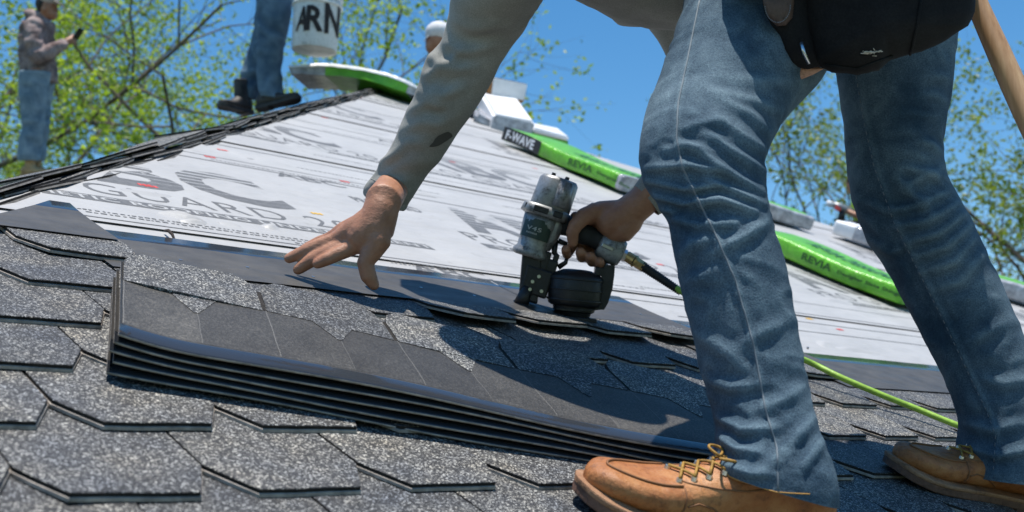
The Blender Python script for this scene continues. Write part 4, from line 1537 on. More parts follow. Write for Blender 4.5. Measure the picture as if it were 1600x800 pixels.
def boot_at(o, ex, ey, ez, Lb, mats, name, shaft, lean, parent, width, detail=True):
    leather_m, sole_m, welt_m = mats
    def W(x, y, z):
        return o + ex * x + ey * y + ez * z
    # sole outline
    prof = [(0.0, .55), (.03, .78), (.10, .86), (.25, .80), (.42, .78), (.58, .92), (.72, 1.04), (.83, 1.02), (.92, .82), (.97, .52), (.995, .18)]
    def wid(s):
        for (a, b), (c, d) in zip(prof, prof[1:]):
            if s <= c:
                k = (s - a) / (c - a)
                return width * (b + (d - b) * k)
        return width * .15
    S = [0.0, .01, .03, .06, .1, .16, .24, .33, .42, .5, .58, .66, .74, .81, .87, .92, .955, .98, .995]
    curve = lambda s: -0.010 * math.sin(max(0, s - .35) * 2.2)            # slight inward curve
    rise = lambda s: .014 * max(0, (s - .74) / .26) ** 2                  # toe spring
    up = MB()
    # upper: foot
    hts = {0.0: .045, .01: .062, .03: .075, .06: .085, .1: .092, .16: .100, .24: .106, .33: .103, .42: .092, .5: .072, .58: .058, .66: .047, .74: .041, .81: .039, .87: .037, .92: .034, .955: .029, .98: .022, .995: .013}
    rings = []
    for s in S:
        w_ = wid(s) * .93
        hgt = hts[s]
        ring = []
        for k in range(24):
            a = 2 * math.pi * k / 24
            cy, sz = math.cos(a), math.sin(a)
            e = .62 if s > .7 else .8
            yy = w_ * math.copysign(abs(cy) ** e, cy)
            zz = (math.copysign(abs(sz) ** .75, sz) * .5 + .5) * hgt
            if .2 < s < .62 and sz > 0:
                yy *= 1 - .45 * sz * sz
            ring.append(W(s * Lb * .985 + .002, yy + curve(s), .016 + rise(s) + zz))
        rings.append(ring)
    up.loft(rings)
    # shaft
    rings = []
    ln = lean if lean else Vector((0, 0, 0))
    for k in range(6):
        q = k / 5
        c = W(.085 * 1.0, 0, .07 + q * (shaft - .02)) + ln * q
        rings.append([c + ex * .056 * math.cos(2 * math.pi * j / 20) * (1 - .05 * q) + ey * .040 * math.sin(2 * math.pi * j / 20) for j in range(20)])
    up.loft(rings)
    b = remesh(up, name, leather_m, .0035, 3, parent)
    # welt and outsole
    def slab(z0, z1, grow, nm, mat, s0=0.0, s1=1.0):
        mb = MB()
        SS = [s for s in [x / 40 for x in range(41)] if s0 <= s <= s1]
        L_, R_ = [], []
        for s in SS:
            w2 = (wid(s) + grow) if s < .995 else wid(.995) * .6
            L_.append((s, w2)); R_.append((s, -w2))
        ol = L_ + R_[::-1]
        rg = []
        for z, gx in ((z0, -.001), (z0 + .002, 0), (z1 - .002, 0), (z1, -.001)):
            rg.append([W(s * (Lb + grow * 2) - grow, (w2 + (gx if w2 > 0 else -gx)) + curve(s), z + rise(s)) for s, w2 in ol])
        mb.loft(rg)
        return mb.build(nm, mat, b, False)
    slab(.0125, .0195, .005, 'welt', welt_m)
    slab(.000, .013, .004, 'outsole', sole_m)
    slab(-.006, .002, .003, 'heel', sole_m, 0.0, .3)
    if detail:
        bv = BVHTree.FromPolygons([tuple(v.co + WM[parent.name].translation) for v in b.data.vertices], [tuple(p.vertices) for p in b.data.polygons])
        def drop(x, y, lift=.0012):
            hh = bv.ray_cast(W(x, y, .4), -ez)
            return hh[0] + ez * lift if hh[0] else None
        # moc-toe seam
        pts = []
        for k in range(41):
            a = -math.pi / 2 + math.pi * k / 40
            x = Lb * (.66 + .26 * max(0, math.cos(a)) ** .8)
            y = math.sin(a) * width * .66 * (1 - .15 * max(0, math.cos(a))) + curve(.75)
            p = drop(x, y)
            if p:
                pts.append(p)
        if len(pts) > 4:
            mb = MB()
            mb.tube(pts, .0017, 6)
            mb.build('toe_seam', 'boot_seam', b)
        # quarter seams down both sides, found by casting in from the side
        for sd_ in (-1, 1):
            for path in ([(.66, .085), (.655, .06), (.65, .035), (.66, .024)], [(.655, .062), (.55, .066), (.42, .072), (.30, .085), (.20, .10)], [(.64, .040), (.60, .046), (.54, .043), (.48, .034), (.42, .024)]):
                pp = []
                for (a0_, z0_), (a1_, z1_) in zip(path, path[1:]):
                    for q in range(6):
                        f_ = q / 6
                        hh = bv.ray_cast(W(Lb * (a0_ + (a1_ - a0_) * f_), sd_ * .3, z0_ + (z1_ - z0_) * f_), ey * -sd_)
                        if hh[0]:
                            pp.append(hh[0] + ey * sd_ * .0006)
                if len(pp) > 3:
                    mb = MB()
                    mb.tube(pp, .0013, 5)
                    mb.build('quarter_seam', 'boot_seam', b)
        # tongue, laces and eyelets
        for side in (-1, 1):
            for k in range(4):
                x = Lb * (.665 - .055 * k)
                p = drop(x, side * width * .36 + curve(.5), .0015)
                if p:
                    mb = MB()
                    mb.tube([p - ez * .003, p + ez * .0022], [.0046, .0040], 10)
                    mb.build('eyelet', 'eyelet', b, False)
        for k in range(4):
            x0, x1 = Lb * (.665 - .055 * k), Lb * (.665 - .055 * (k + 1) if k < 3 else .455)
            for s_ in (-1, 1):
                pp = []
                for q in range(7):
                    f_ = q / 6
                    p = drop(x0 + (x1 - x0) * f_, s_ * width * .36 * (1 - 2 * f_) + curve(.5), .0045)
                    if p:
                        pp.append(p)
                if len(pp) > 2:
                    mb = MB()
                    mb.tube(pp, .0020, 6)
                    mb.build('lace', 'lace', b)
        # a loose bow on top
        base = drop(Lb * .50, 0, .006)
        if base:
            for s_ in (-1, 1):
                pp = [base + ex * (.010 * math.sin(2 * a_) + .003) + ey * s_ * (.004 + .020 * math.sin(a_)) + ez * (.003 + .006 * math.sin(a_)) for a_ in [math.pi * q / 12 for q in range(13)]]
                mb = MB()
                mb.tube(pp, .0020, 6)
                mb.build('lace', 'lace', b)
    return b

boot((1.032, 0.893), (1.347, 0.755), ('boot_leather', 'outsole', 'welt'), lean=Vector((-.01, .0, 0)))
boot((1.850, 0.950), (2.165, 0.812), ('boot_leather', 'outsole', 'welt'), lean=Vector((0, 0, 0)))

# =================================================================== TOOL POUCH + HAMMER
def pillow(outline, d_front, d_back, bulge, name, mats, parent, steps=5, noise_amp=0.0, nsub=6):
    """a stuffed bag: closed outline at a real distance, bulging towards the camera"""
    dense = []
    for (ax, ay), (bx, by) in zip(outline, outline[1:] + outline[:1]):
        for k in range(nsub):
            dense.append((ax + (bx - ax) * k / nsub, ay + (by - ay) * k / nsub))
    cx = sum(p[0] for p in dense) / len(dense)
    cy = sum(p[1] for p in dense) / len(dense)
    rings = []
    for k in range(steps):
        q = k / (steps - 1)
        sc = math.sin(q * math.pi / 2) if k < steps - 1 else 1.0
        sc = max(sc, .02)
        d = d_front - bulge * (math.sqrt(max(0, 1 - sc * sc)))
        rings.append([at(cx + (x - cx) * sc, cy + (y - cy) * sc, d) for x, y in dense])
    rings.append([at(x, y, (d_front + d_back) / 2) for x, y in dense])
    rings.append([at(cx + (x - cx) * .9, cy + (y - cy) * .9, d_back) for x, y in dense])
    mb = MB()
    mb.loft(rings)
    if noise_amp:
        orient(mb)
        wrinkle_noise(mb, noise_amp, 18)
    return mb, mb.build(name, mats, parent)

pouch = empty('tool_pouch', at(1360, 115, 1.680))
tag(pouch, 'worn black tool pouch with frayed hole hanging at the roofer\'s hip', 'tool pouch')
pm, pb = pillow([(1250, -120), (1246, -40), (1252, 30), (1262, 70), (1272, 98), (1300, 112), (1340, 116), (1372, 109), (1392, 92), (1440, 80), (1478, 62), (1512, 40), (1522, 18), (1524, -30), (1520, -120)], 1.700, 1.800, .075, 'bag', 'pouch_black', pouch, 6, .0018)
pillow([(1192, -120), (1188, -40), (1194, 20), (1206, 45), (1216, 62), (1226, 88), (1240, 102), (1262, 108), (1282, 104), (1276, 60), (1268, 10), (1262, -120)], 1.690, 1.770, .03, 'side_pocket', 'pouch_black', pouch, 5, .001)
pillow([(1190, -40), (1192, 5), (1200, 28), (1214, 41), (1228, 40), (1238, 28), (1241, 5), (1240, -40)], 1.658, 1.675, .010, 'leather_flap', 'pouch_leather', pouch, 5)
pillow([(1226, 88), (1232, 108), (1240, 122), (1252, 124), (1270, 117), (1288, 107), (1276, 104), (1250, 104)], 1.700, 1.715, .005, 'leather_tip', 'tan_leather', pouch, 4)
pillow([(1126, -50), (1134, -26), (1170, -16), (1230, -14), (1300, -18), (1400, -16), (1500, -20), (1530, -60), (1525, -200), (1320, -240), (1150, -200), (1128, -120)], 1.690, 1.900, .080, 'sun_blocker', 'pouch_black', pouch, 5, .001)  # unseen bulk added above the pouch to cast shade on the thigh
pv = bvh_of(pm)
fm_ = MB()
for k in range(24):
    x, y = random.gauss(1360, 6), random.gauss(83, 1.8)
    h = pv.ray_cast(CAM, ray(x, y).normalized())
    if h[0]:
        fm_.tube([h[0] + Vector((0, -.001, 0)), h[0] + Vector((random.uniform(-.012, .012), -random.uniform(.002, .006), random.uniform(-.003, .003)))], .0006, 4)
fm_.build('frayed_hole', 'frayed', pb)
for pts in ([(1438, 0), (1432, 40), (1420, 90)], [(1258, -10), (1262, 40), (1272, 85)], [(1290, 100), (1340, 106), (1400, 84)]):
    p = surf_path(pv, pts, .0015)
    if len(p) > 2:
        mb = MB()
        mb.tube(p, .0022, 5)
        mb.build('piping', 'pouch_black', pb)
mb = MB()
mb.tube([at(1252, 66, 1.652), at(1256, 82, 1.650), at(1264, 100, 1.652)], [.0032, .0030, .0022], 6)
thing_mesh('knife_clip', mb.v, mb.f, 'steel', 'thin bright metal clip on the black tool pouch pocket', 'clip')
# flap stitching
mb = MB()
for k in range(24):
    a = math.pi * k / 24
    a2 = math.pi * (k + .6) / 24
    f_ = lambda q: at(1215 + 20 * math.cos(q), 8 + 27 * math.sin(q), 1.646)
    mb.tube([f_(a), f_(a2)], .0007, 4)
mb.build('stitching', 'thread', pouch)

hp = [at(1498, -60, 1.86), at(1532, 18, 1.83), at(1562, 85, 1.80), at(1590, 148, 1.775), at(1640, 260, 1.73)]
mb = MB()
rows = catmull([(*p, r) for p, r in zip(hp, (.0150, .0165, .0180, .0185, .0170))], 24)
mb.tube([Vector(r[:3]) for r in rows], [r[3] for r in rows], 18)
thing_mesh('hammer_handle', mb.v, mb.f, 'wood', 'smooth wooden hammer handle sticking out of the black pouch', 'hammer', origin=hp[0])
# =================================================================== NAIL GUN
gun = empty('coil_nailer', at(820, 480, 2.49))
tag(gun, 'worn silver and black coil roofing nailer held over the shingles', 'nail gun')
gc = GD
GR = RGT
gt, gb_ = at(868, 292, gc), at(834, 398, gc)             # axis of the housing
ga = (gb_ - gt).normalized()
gx = (RGT - ga * RGT.dot(ga)).normalized()
gz = gx.cross(ga)
if gz.dot(FWD) > 0:
    gz = -gz                                              # gz points at the camera
def gp(s, x=0, z=0):
    """point on the nailer: s metres down the axis, x to the right, z to the camera"""
    return gt + ga * s + gx * x + gz * z
GL = (gb_ - gt).length
def gring(s, rx, rz, n=28, ox=0.0, e=1.0):
    out = []
    for j in range(n):
        c_, s_ = math.cos(2 * math.pi * j / n), math.sin(2 * math.pi * j / n)
        out.append(gp(s, ox + rx * math.copysign(abs(c_) ** e, c_), rz * math.copysign(abs(s_) ** e, s_)))
    return out
# cap
mb = MB()
mb.loft([gring(-.020, .020, .022, 28, .004, .8), gring(-.019, .037, .040, 28, .004, .8), gring(-.012, .042, .044, 28, .004, .75), gring(.045, .044, .046, 28, .002, .75), gring(.050, .041, .043, 28, .002, .75)])
mb.build('top_cap', 'gun_metal', gun)
mb = MB()
mb.tube([gp(-.012, .020, .044), gp(.042, .020, .047)], [.016, .017], 12)
mb.build('cap_rib', 'gun_metal', gun)
for x, z in ((-.012, .02), (.018, .02), (-.012, -.02), (.018, -.02)):
    mb = MB()
    mb.tube([gp(-.026, x, z), gp(-.018, x, z)], .0045, 6)
    mb.build('cap_bolt', 'gun_black', gun, False)
# collar with dark vents
mb = MB()
mb.loft([gring(.046, .042, .044, 28, -.004, .7), gring(.048, .050, .050, 28, -.004, .65), gring(.066, .052, .052, 28, -.005, .65), gring(.070, .044, .046, 28, -.003, .7)])
mb.build('collar', 'gun_metal', gun)
for x, w_ in ((-.042, .008), (-.015, .016), (.022, .010)):
    mb = MB()
    mb.box(gp(.0575, x, .0505 if abs(x) < .03 else .034), gx * w_, ga * .0065, gz * .004, 0, .002)
    mb.build('vent', 'gun_black', gun, False)
# cylinder
mb = MB()
mb.loft([gring(.066, .040, .042, 28, -.006, .9), gring(.09, .038, .040, 28, -.007, .9), gring(.115, .034, .037, 28, -.008, .9), gring(GL - .012, .033, .036, 28, -.008, .9), gring(GL - .004, .038, .038, 28, -.009, .85), gring(GL + .004, .039, .039, 28, -.009, .85), gring(GL + .008, .030, .032, 28, -.009, .85)])
mb.build('cylinder', 'gun_metal', gun)
mb = MB()
for k in range(14):
    a = -0.75 + 1.25 * k / 13
for k in range(13):
    a0_, a1_ = -2.35 + 1.75 * k / 13, -2.35 + 1.75 * (k + 1) / 13
    q = lambda a, s: gp(s, -.0075 + .0392 * math.sin(a + 1.35), .0412 * math.cos(a + 1.35))
    mb.add([q(a0_, .078), q(a1_, .078), q(a1_, .120), q(a0_, .120)], [(0, 1, 2, 3)])
mb.build('name_plate', 'gun_label', gun)
for s_, txt, w_, h_ in ((.094, 'V45', .036, .009),):
    vs, fs = text_fit(txt, w_, h_, 1.1, .02)
    V = []
    for p in vs:
        a = (p.x - w_ / 2) / .042 - .25
        V.append(gp(s_ + .010 - p.y, -.0075 + .0398 * math.sin(a), .0420 * math.cos(a)))
    mesh_obj('plate_lettering', V, fs, 'gun_letter', gun, False)
mb = MB()
for k in range(9):
    a = -.62 + k * .07
    mb.add([gp(.108 + dz, -.0075 + .0398 * math.sin(a + da), .0420 * math.cos(a + da)) for da, dz in ((0, 0), (.045, 0), (.045, .0035), (0, .0035))], [(0, 1, 2, 3)])
mb.build('plate_print', 'gun_letter', gun, False)
# casting rib beside the cylinder towards the grip
mb = MB()
mb.loft([[gp(s, ox + rx * math.cos(2 * math.pi * j / 16), rz * math.sin(2 * math.pi * j / 16)) for j in range(16)] for s, ox, rx, rz in ((.055, .022, .018, .030), (.08, .026, .018, .028), (.11, .024, .015, .024), (.135, .018, .012, .020))])
mb.build('housing_web', 'gun_metal', gun)
# driver guide, nose and safety foot
mb = MB()
nb0 = gp(GL + .002, -.008, 0)
nb1 = at(822, 470, gc)
mb.box((nb0 + nb1) / 2 + gx * .004, gx * .021, (nb1 - nb0) * .5, gz * .022, 0, .005)
mb.box(nb0 + ga * .012 + gx * .032, gx * .012, ga * .030, gz * .016, 0, .004)
mb.box(at(858, 424, gc), gx * .013, ga * .026, gz * .015, 0, .004)
mb.box(at(838, 440, gc - .012), gx * .030, ga * .030, gz * .012, 0, .005)
mb.box(at(868, 405, gc), gx * .006, ga * .012, gz * .012, 0, .003)
mb.build('nose', 'gun_black', gun, False)
mb = MB()
mb.tube([at(826, 448, gc - .02), at(818, 465, gc - .018), at(814, 476, gc - .015)], [.012, .015, .017], 12)
mb.tube([at(814, 474, gc - .015), at(813, 482, gc - .015)], [.019, .0175], 12)
mb.build('safety_foot', 'gun_black', gun)
for (x, y) in ((832, 440), (828, 452), (842, 432), (846, 455)):
    mb = MB()
    c = at(x, y, gc - .028)
    mb.tube([c, c + gz * .005], .0038, 8)
    mb.build('screw', 'steel', gun, False)
# trigger and arm
mb = MB()
mb.tube([at(868, 375, gc), at(866, 395, gc), at(872, 402, gc)], [.007, .006, .005], 8)
mb.tube([at(872, 376, gc), at(886, 382, gc)], [.006, .005], 8)
mb.tube([at(872, 418, gc), at(884, 410, gc), at(886, 402, gc)], [.006, .005, .004], 8)
mb.build('trigger', 'gun_black', gun)
# grip
h0, h1 = at(868, 345, gc), at(950, 382, gc)
hx = (h1 - h0).normalized()
hy = hx.cross(FWD).normalized()
mb = MB()
rg = []
for k in range(13):
    q = k / 12
    c = h0 + (h1 - h0) * q
    r1 = .022 + .006 * max(0, 1 - q * 5) + .0015 * math.sin(q * 15)
    rg.append([c + hy * r1 * math.cos(2 * math.pi * j / 20) + FWD * (r1 * .82) * math.sin(2 * math.pi * j / 20) for j in range(20)])
mb.loft(rg)
mb.build('grip', 'gun_rubber', gun)
# grip end cap
e0, e1 = at(936, 378, gc), at(974, 396, gc)
ex_ = (e1 - e0).normalized()
ey_ = ex_.cross(FWD).normalized()
mb = MB()
rg = []
for q, r1 in ((0, .020), (.06, .027), (.5, .031), (.85, .030), (.97, .026), (1.0, .018)):
    c = e0 + (e1 - e0) * q
    rg.append([c - ey_ * .003 + ey_ * r1 * math.copysign(abs(math.cos(t)) ** .7, math.cos(t)) + FWD * (r1 * .85) * math.copysign(abs(math.sin(t)) ** .7, math.sin(t)) for t in [2 * math.pi * j / 24 for j in range(24)]])
mb.loft(rg)
mb.build('end_cap', 'gun_metal', gun)
mb = MB()
c = at(949, 386, gc - .027)
mb.box(c, ex_ * .013, ey_ * .0045, FWD * .003, 0, .0015)
mb.build('air_deflector', 'steel', gun, False)
mb = MB()
mb.tube([at(966, 395, gc), at(978, 400, gc)], .013, 6)
mb.build('swivel_nut', 'steel', gun, False)
# magazine canister, arm and latch
mb = MB()
mc0, mc1 = at(902, 424, gc), at(897, 478, gc)
ma_ = (mc1 - mc0).normalized()
mx = (RGT - ma_ * RGT.dot(ma_)).normalized()
def mring(q, r, e=1.0, ox=0):
    c = mc0 + (mc1 - mc0) * q + mx * ox
    return [c + mx * r * math.copysign(abs(math.cos(t)) ** e, math.cos(t)) + mx.cross(ma_) * (r * .9) * math.copysign(abs(math.sin(t)) ** e, math.sin(t)) for t in [2 * math.pi * j / 28 for j in range(28)]]
mb.loft([mring(-.06, .016), mring(-.04, .030), mring(.12, .056, .85), mring(.18, .059, .85), mring(.85, .058, .85), mring(.95, .056, .85), mring(1.0, .050, .85)])
mb.build('magazine', 'gun_black', gun)
mb = MB()
for q in (.2, .5, .8):
    mb.loft([mring(q, .0602, .85), mring(q + .02, .0615, .85), mring(q + .05, .0602, .85)], cap=False)
mb.build('magazine_ribs', 'gun_black', gun)
mb = MB()
mb.loft([[at(x + dx, y, gc + dz) for dx, dz in ((-w_, -.022), (w_, -.022), (w_, .022), (-w_, .022))] for x, y, w_ in ((953, 414, 8), (950, 430, 10), (944, 452, 13), (936, 474, 14), (931, 484, 13))])
mb.box(at(936, 424, gc), mx * .010, ma_ * .010, FWD * .02, 0, .003)
mb.build('magazine_arm', 'gun_black', gun, False)
mb = MB()
mb.loft([[at(x, y + dy, gc + dz) for x, y in ((866, 482), (938, 484), (922, 486), (880, 485))] for dy, dz in ((0, -.04), (0, .04))])
mb.loft([mring(1.0, .046, .8), mring(1.14, .044, .8), mring(1.18, .034, .8, .004), mring(1.40, .026, .8, .006), mring(1.44, .024, .8, .006)])
mb.box(at(905, 499, gc - .01), mx * .036, ma_ * .0045, FWD * .022, 0, .002)
mb.build('magazine_base', 'gun_black', gun, False)

# =================================================================== AIR HOSE
fit = MB()
fit.tube([at(974, 398, gc), at(980, 401, gc)], .0105, 6)
fit.tube([at(979, 400, gc), at(990, 407, gc - .003)], .0120, 14)
fit.tube([at(990, 407, gc - .003), at(993, 409, gc - .003)], .0136, 14)
fit.tube([at(993, 409, gc - .004), at(1007, 418, gc - .006)], .0112, 6)
hose = empty('air_hose', at(1505, 672, 2.35))
tag(hose, 'yellow-green air hose with brass coupler running from the nailer behind the legs', 'hose')
fit.build('coupler', 'brass', hose, False)
mb = MB()
sp0, sp1 = at(1004, 416, gc - .006), at(1064, 456, gc - .03)
rows = [sp0 + (sp1 - sp0) * (k / 60) for k in range(61)]
mb.tube(rows, [.0098 - .002 * k / 60 + (.0014 if k % 3 == 0 else 0) for k in range(61)], 12)
mb.build('strain_relief', 'hose_sheath', hose)
hpts = [at(1056, 450, gc - .028), at(1085, 468, gc - .05), at(1125, 495, 2.46), at(1180, 530, 2.50), at(1225, 550, 2.55)]
for px, py, w_ in ((1265, 566, .050), (1310, 588, .045), (1370, 614, .040), (1430, 638, .036), (1505, 668, .034), (1600, 700, .032), (1720, 735, .03), (1900, 780, .03)):
    hpts.append(at(px, py, rdepth(px, py, w_)))
rows = catmull([tuple(p) for p in hpts], 110)
mb = MB()
mb.tube([Vector(r) for r in rows], .0068, 12)
mb.build('tube', 'hose_green', hose)

# =================================================================== BUNDLES ON THE ROOF
def bundle(name, uvA, uvB, wd_, hgt, mats, label, cat, group=None, text=None, text2=None, bend=0.0, end_frac=(0.0, 0.0), w0=.012, label_at=None):
    """a wrapped bundle: long soft box lying on the roof, with wrapped ends and printed sides"""
    A, B = Vector((*uvA, 0)), Vector((*uvB, 0))
    ax = (B - A).normalized()
    sd = Vector((-ax.y, ax.x, 0))
    Lb = (B - A).length
    base = rp(A.x, A.y, w0)
    root = empty(name, base)
    tag(root, label, cat, group)
    def W(a, s, z):
        a_ = a / Lb
        p = A + ax * a + sd * s
        return rp(p.x, p.y, w0 + z - bend * (2 * a_ - 1) ** 2 + .004 * math.sin(a * 9))
    def sect(a, k=1.0):
        h = hgt * (1 + .04 * math.sin(a * 7))
        r = .018
        pr = []
        for cx, cy, a0_ in ((wd_ - r, h - r, 0), (r, h - r, 90), (r, r, 180), (wd_ - r, r, 270)):
            for q in range(4):
                t = math.radians(a0_ + 30 * q)
                pr.append((cx + r * math.cos(t), cy + r * math.sin(t)))
        return [W(a, wd_ / 2 + (s - wd_ / 2) * k, max(0, h / 2 + (z - h / 2) * k)) for s, z in pr]
    n = 30
    cuts = [0.0, end_frac[0] * Lb, Lb * (1 - end_frac[1]), Lb]
    def seg(a0, a1, mat, nm, capa, capb):
        if a1 - a0 < .01:
            return None
        rg = []
        if capa:
            rg += [sect(a0 - .004 + .01, .82), sect(a0 + .004, .95)]
        rg += [sect(a0 + .012 + (a1 - a0 - .024) * k / n) for k in range(n + 1)]
        if capb:
            rg += [sect(a1 - .004, .95), sect(a1 - .006, .82)]
        mb = MB()
        mb.loft(rg, cap=True)
        return mb.build(nm, mat, root)
    main = seg(cuts[1], cuts[2], mats[0], 'wrap', True, True)
    if end_frac[0]:
        seg(cuts[0], cuts[1] + .02, mats[1], 'wrap_end', True, True)
    if end_frac[1]:
        seg(cuts[2] - .02, cuts[3], mats[1], 'wrap_end', True, True)
    # white film over the top
    if mats[2]:
        vs, fs = [], []
        for k in range(n + 1):
            a = .02 + (Lb - .04) * k / n
            for s in (0.004, wd_ * .3, wd_ * .7, wd_ - .004):
                vs.append(W(a, s, hgt * (1 + .04 * math.sin(a * 7)) + .004 + (0.0 if .01 < s < wd_ - .01 else -.012)))
        for k in range(n):
            for q in range(3):
                fs.append((k * 4 + q, k * 4 + q + 1, (k + 1) * 4 + q + 1, (k + 1) * 4 + q))
        mesh_obj('top_film', vs, fs, mats[2], root)
    # lettering on the near long side (s = 0 side faces the camera)
    def side_text(s_, a0, w_, h_, mat, zc):
        vs, fs = text_fit(s_, w_, h_, 1.05, .03)
        side = -0.0035
        mesh_obj('lettering', [W(a0 + p.x, side, zc - h_ / 2 + p.y) for p in vs], fs, mat, root, False)
    if text:
        for (s_, a0, w_, h_, mat, zc) in text:
            side_text(s_, a0, w_, h_, mat, zc)
    if text2:
        for (s_, a0, w_, h_, mat, sc_) in text2:
            vs, fs = text_fit(s_, w_, h_, 1.05, .03)
            mesh_obj('lettering', [W(a0 + p.x, sc_ - h_ / 2 + p.y, hgt * (1 + .04 * math.sin((a0 + p.x) * 7)) + .004) for p in vs], fs, mat, root, False)
    if label_at:
        a0, a1, z0, z1, mat = label_at
        vs = []
        m_ = 8
        for k in range(m_ + 1):
            a = a0 + (a1 - a0) * k / m_
            vs += [W(a, -.0022, z0), W(a, -.0022, z1)]
        mesh_obj('printed_label', vs, [(2 * k, 2 * k + 2, 2 * k + 3, 2 * k + 1) for k in range(m_)], mat, root, False)
    return root

A1, B1 = ruv(782, 222), ruv(966, 302)
Lb1 = math.dist(A1, B1)
bundle('shingle_bundle', A1, B1, .34, .076, ('green_wrap', 'clear_wrap', None), 'green wrapped shingle bundle with black brand label, beside the white-wrapped pile', 'bundle', 'green shingle bundles on the roof',
       text=[('F-WAVE', .035, .27, .052, 'white_wrap', .041), ('REVIA', .62, .20, .036, 'dark_green_print', .041), ('Designer Slate Shingles', .86, .42, .020, 'dark_green_print', .036)],
       text2=[('REVIA DESIGNER', .5, .75, .10, 'dark_green_print', .16)], label_at=(0.0, .36, .004, .078, 'black_print'), end_frac=(.0, .03))
A2, B2 = ruv(1150, 378), ruv(1402, 482)
bundle('shingle_bundle', A2, B2, .36, .074, ('green_wrap', 'clear_wrap', None), 'green wrapped shingle bundle seen between the roofer\'s legs', 'bundle', 'green shingle bundles on the roof',
       text=[('REVIA', .34, .15, .030, 'dark_green_print', .040), ('Designer Slate Shingles', .52, .32, .018, 'dark_green_print', .036)], text2=[('REVIA DESIGNER SLATE', .25, .65, .11, 'dark_green_print', .18)], end_frac=(.03, .0))
A3, B3 = ruv(1140, 330), ruv(1268, 364)
bundle('shingle_bundle', A3, B3, .3, .085, ('clear_wrap', 'clear_wrap', 'green_wrap'), 'clear-wrapped bundle with green top at the roof edge behind the near leg', 'bundle', 'green shingle bundles on the roof')
A4, B4 = ruv(1296, 368), ruv(1420, 412)
bundle('shingle_bundle', A4, B4, .3, .09, ('clear_wrap', 'white_wrap', None), 'silvery wrapped bundle below the crouching roofer in the background', 'bundle', 'green shingle bundles on the roof', end_frac=(.25, .0))
A5, B5 = ruv(1545, 462), ruv(1700, 512)
bundle('shingle_bundle', A5, B5, .34, .09, ('clear_wrap', 'clear_wrap', 'green_wrap'), 'green-topped bundle at the far right edge of the roof', 'bundle', 'green shingle bundles on the roof')
A6, B6 = ruv(838, 212), ruv(892, 232)

def ridge_bundle():
    """a bundle sagging over the peak: centre line in the photo at real distance"""
    d = 7.35
    cl = [(467, 122), (500, 121), (535, 122), (570, 126), (605, 134), (640, 146), (672, 160), (700, 172)]
    rows = catmull([tuple(at(x, y, d + .1 * math.sin(i))) for i, (x, y) in enumerate(cl)], 40)
    C = [Vector(r) for r in rows]
    root = empty('shingle_bundle', C[20] - Vector((0, 0, .06)))
    tag(root, 'white-topped green shingle bundle draped over the roof peak below the bucket', 'bundle', 'green shingle bundles on the roof')
    back = Vector((.12, .95, .05)).normalized()
    def sec(i, k=1.0):
        c = C[i]
        tg = (C[min(i + 1, 39)] - C[max(i - 1, 0)]).normalized()
        upv = tg.cross(back)
        if upv.z < 0:
            upv = -upv
        pr = [(-.19, -.036), (-.19, .030), (-.17, .040), (.17, .040), (.19, .030), (.19, -.036)]
        return [c + back * s * k + upv * z * k for s, z in pr], upv
    for nm, a, b, mat in (('wrap_end', 0, 10, 'clear_wrap'), ('wrap', 9, 29, 'green_wrap'), ('wrap_end', 28, 39, 'clear_wrap')):
        mb = MB()
        e = .985 if nm == 'wrap_end' else 1.0
        mb.loft([sec(i, e)[0] for i in range(a, b + 1)])
        mb.build(nm, mat, root, False)
    mb = MB()
    rg = []
    for i in range(40):
        c = C[i]
        u_ = sec(i)[1]
        jag = .008 * noise.noise(Vector((i * .35, 2, 1)))
        rg.append([c + back * -.198 + u_ * (.018 + jag), c + back * -.196 + u_ * .038, c + back * -.12 + u_ * .052, c + back * .12 + u_ * .052, c + back * .198 + u_ * .02])
    mb.loft(rg, cap=False, closed=False)
    mb.build('top_film', 'white_wrap', root)
ridge_bundle()

# white-wrapped pile near the ridge, sloping over it, with an open box on top
def hexa(name, P8, mat, parent, bev=.012):
    bm = bmesh.new()
    vs = [bm.verts.new(p) for p in P8]
    for f in ((0, 1, 2, 3), (7, 6, 5, 4), (0, 4, 5, 1), (1, 5, 6, 2), (2, 6, 7, 3), (3, 7, 4, 0)):
        bm.faces.new([vs[i] for i in f])
    bmesh.ops.recalc_face_normals(bm, faces=bm.faces[:])
    bmesh.ops.bevel(bm, geom=bm.edges[:], offset=bev, segments=2, affect='EDGES')
    bm.verts.index_update()
    o = mesh_obj(name, [v.co.copy() for v in bm.verts], [tuple(v.index for v in f.verts) for f in bm.faces], mat, parent, False)
    bm.free()
    return o

dp = rdepth(790, 205)
pile = empty('wrapped_pile', at(790, 208, dp))
tag(pile, 'white-wrapped pile of shingles near the ridge behind the sleeve', 'bundle')
def q4(front_bl, front_br, front_tr, front_tl, d, depth_vec):
    f = [at(*front_bl, d), at(*front_br, d), at(*front_tr, d), at(*front_tl, d)]
    return f + [p + depth_vec for p in f]
back_v = (RV * 1.0 - RU * .25).normalized()
def hex8(front, d0, back, d1):
    return [at(x, y, d0) for x, y in front] + [at(x, y, d1) for x, y in back]
hexa('wrap', hex8([(764, 205), (828, 218), (838, 191), (772, 178)], dp - .06, [(742, 190), (806, 190), (806, 147), (748, 139)], dp + .6), 'white_wrap', pile, .02)
hexa('lower_wrap', hex8([(738, 190), (792, 221), (794, 204), (744, 176)], dp - .03, [(738, 180), (792, 205), (794, 190), (744, 166)], dp + .5), 'clear_wrap', pile, .02)
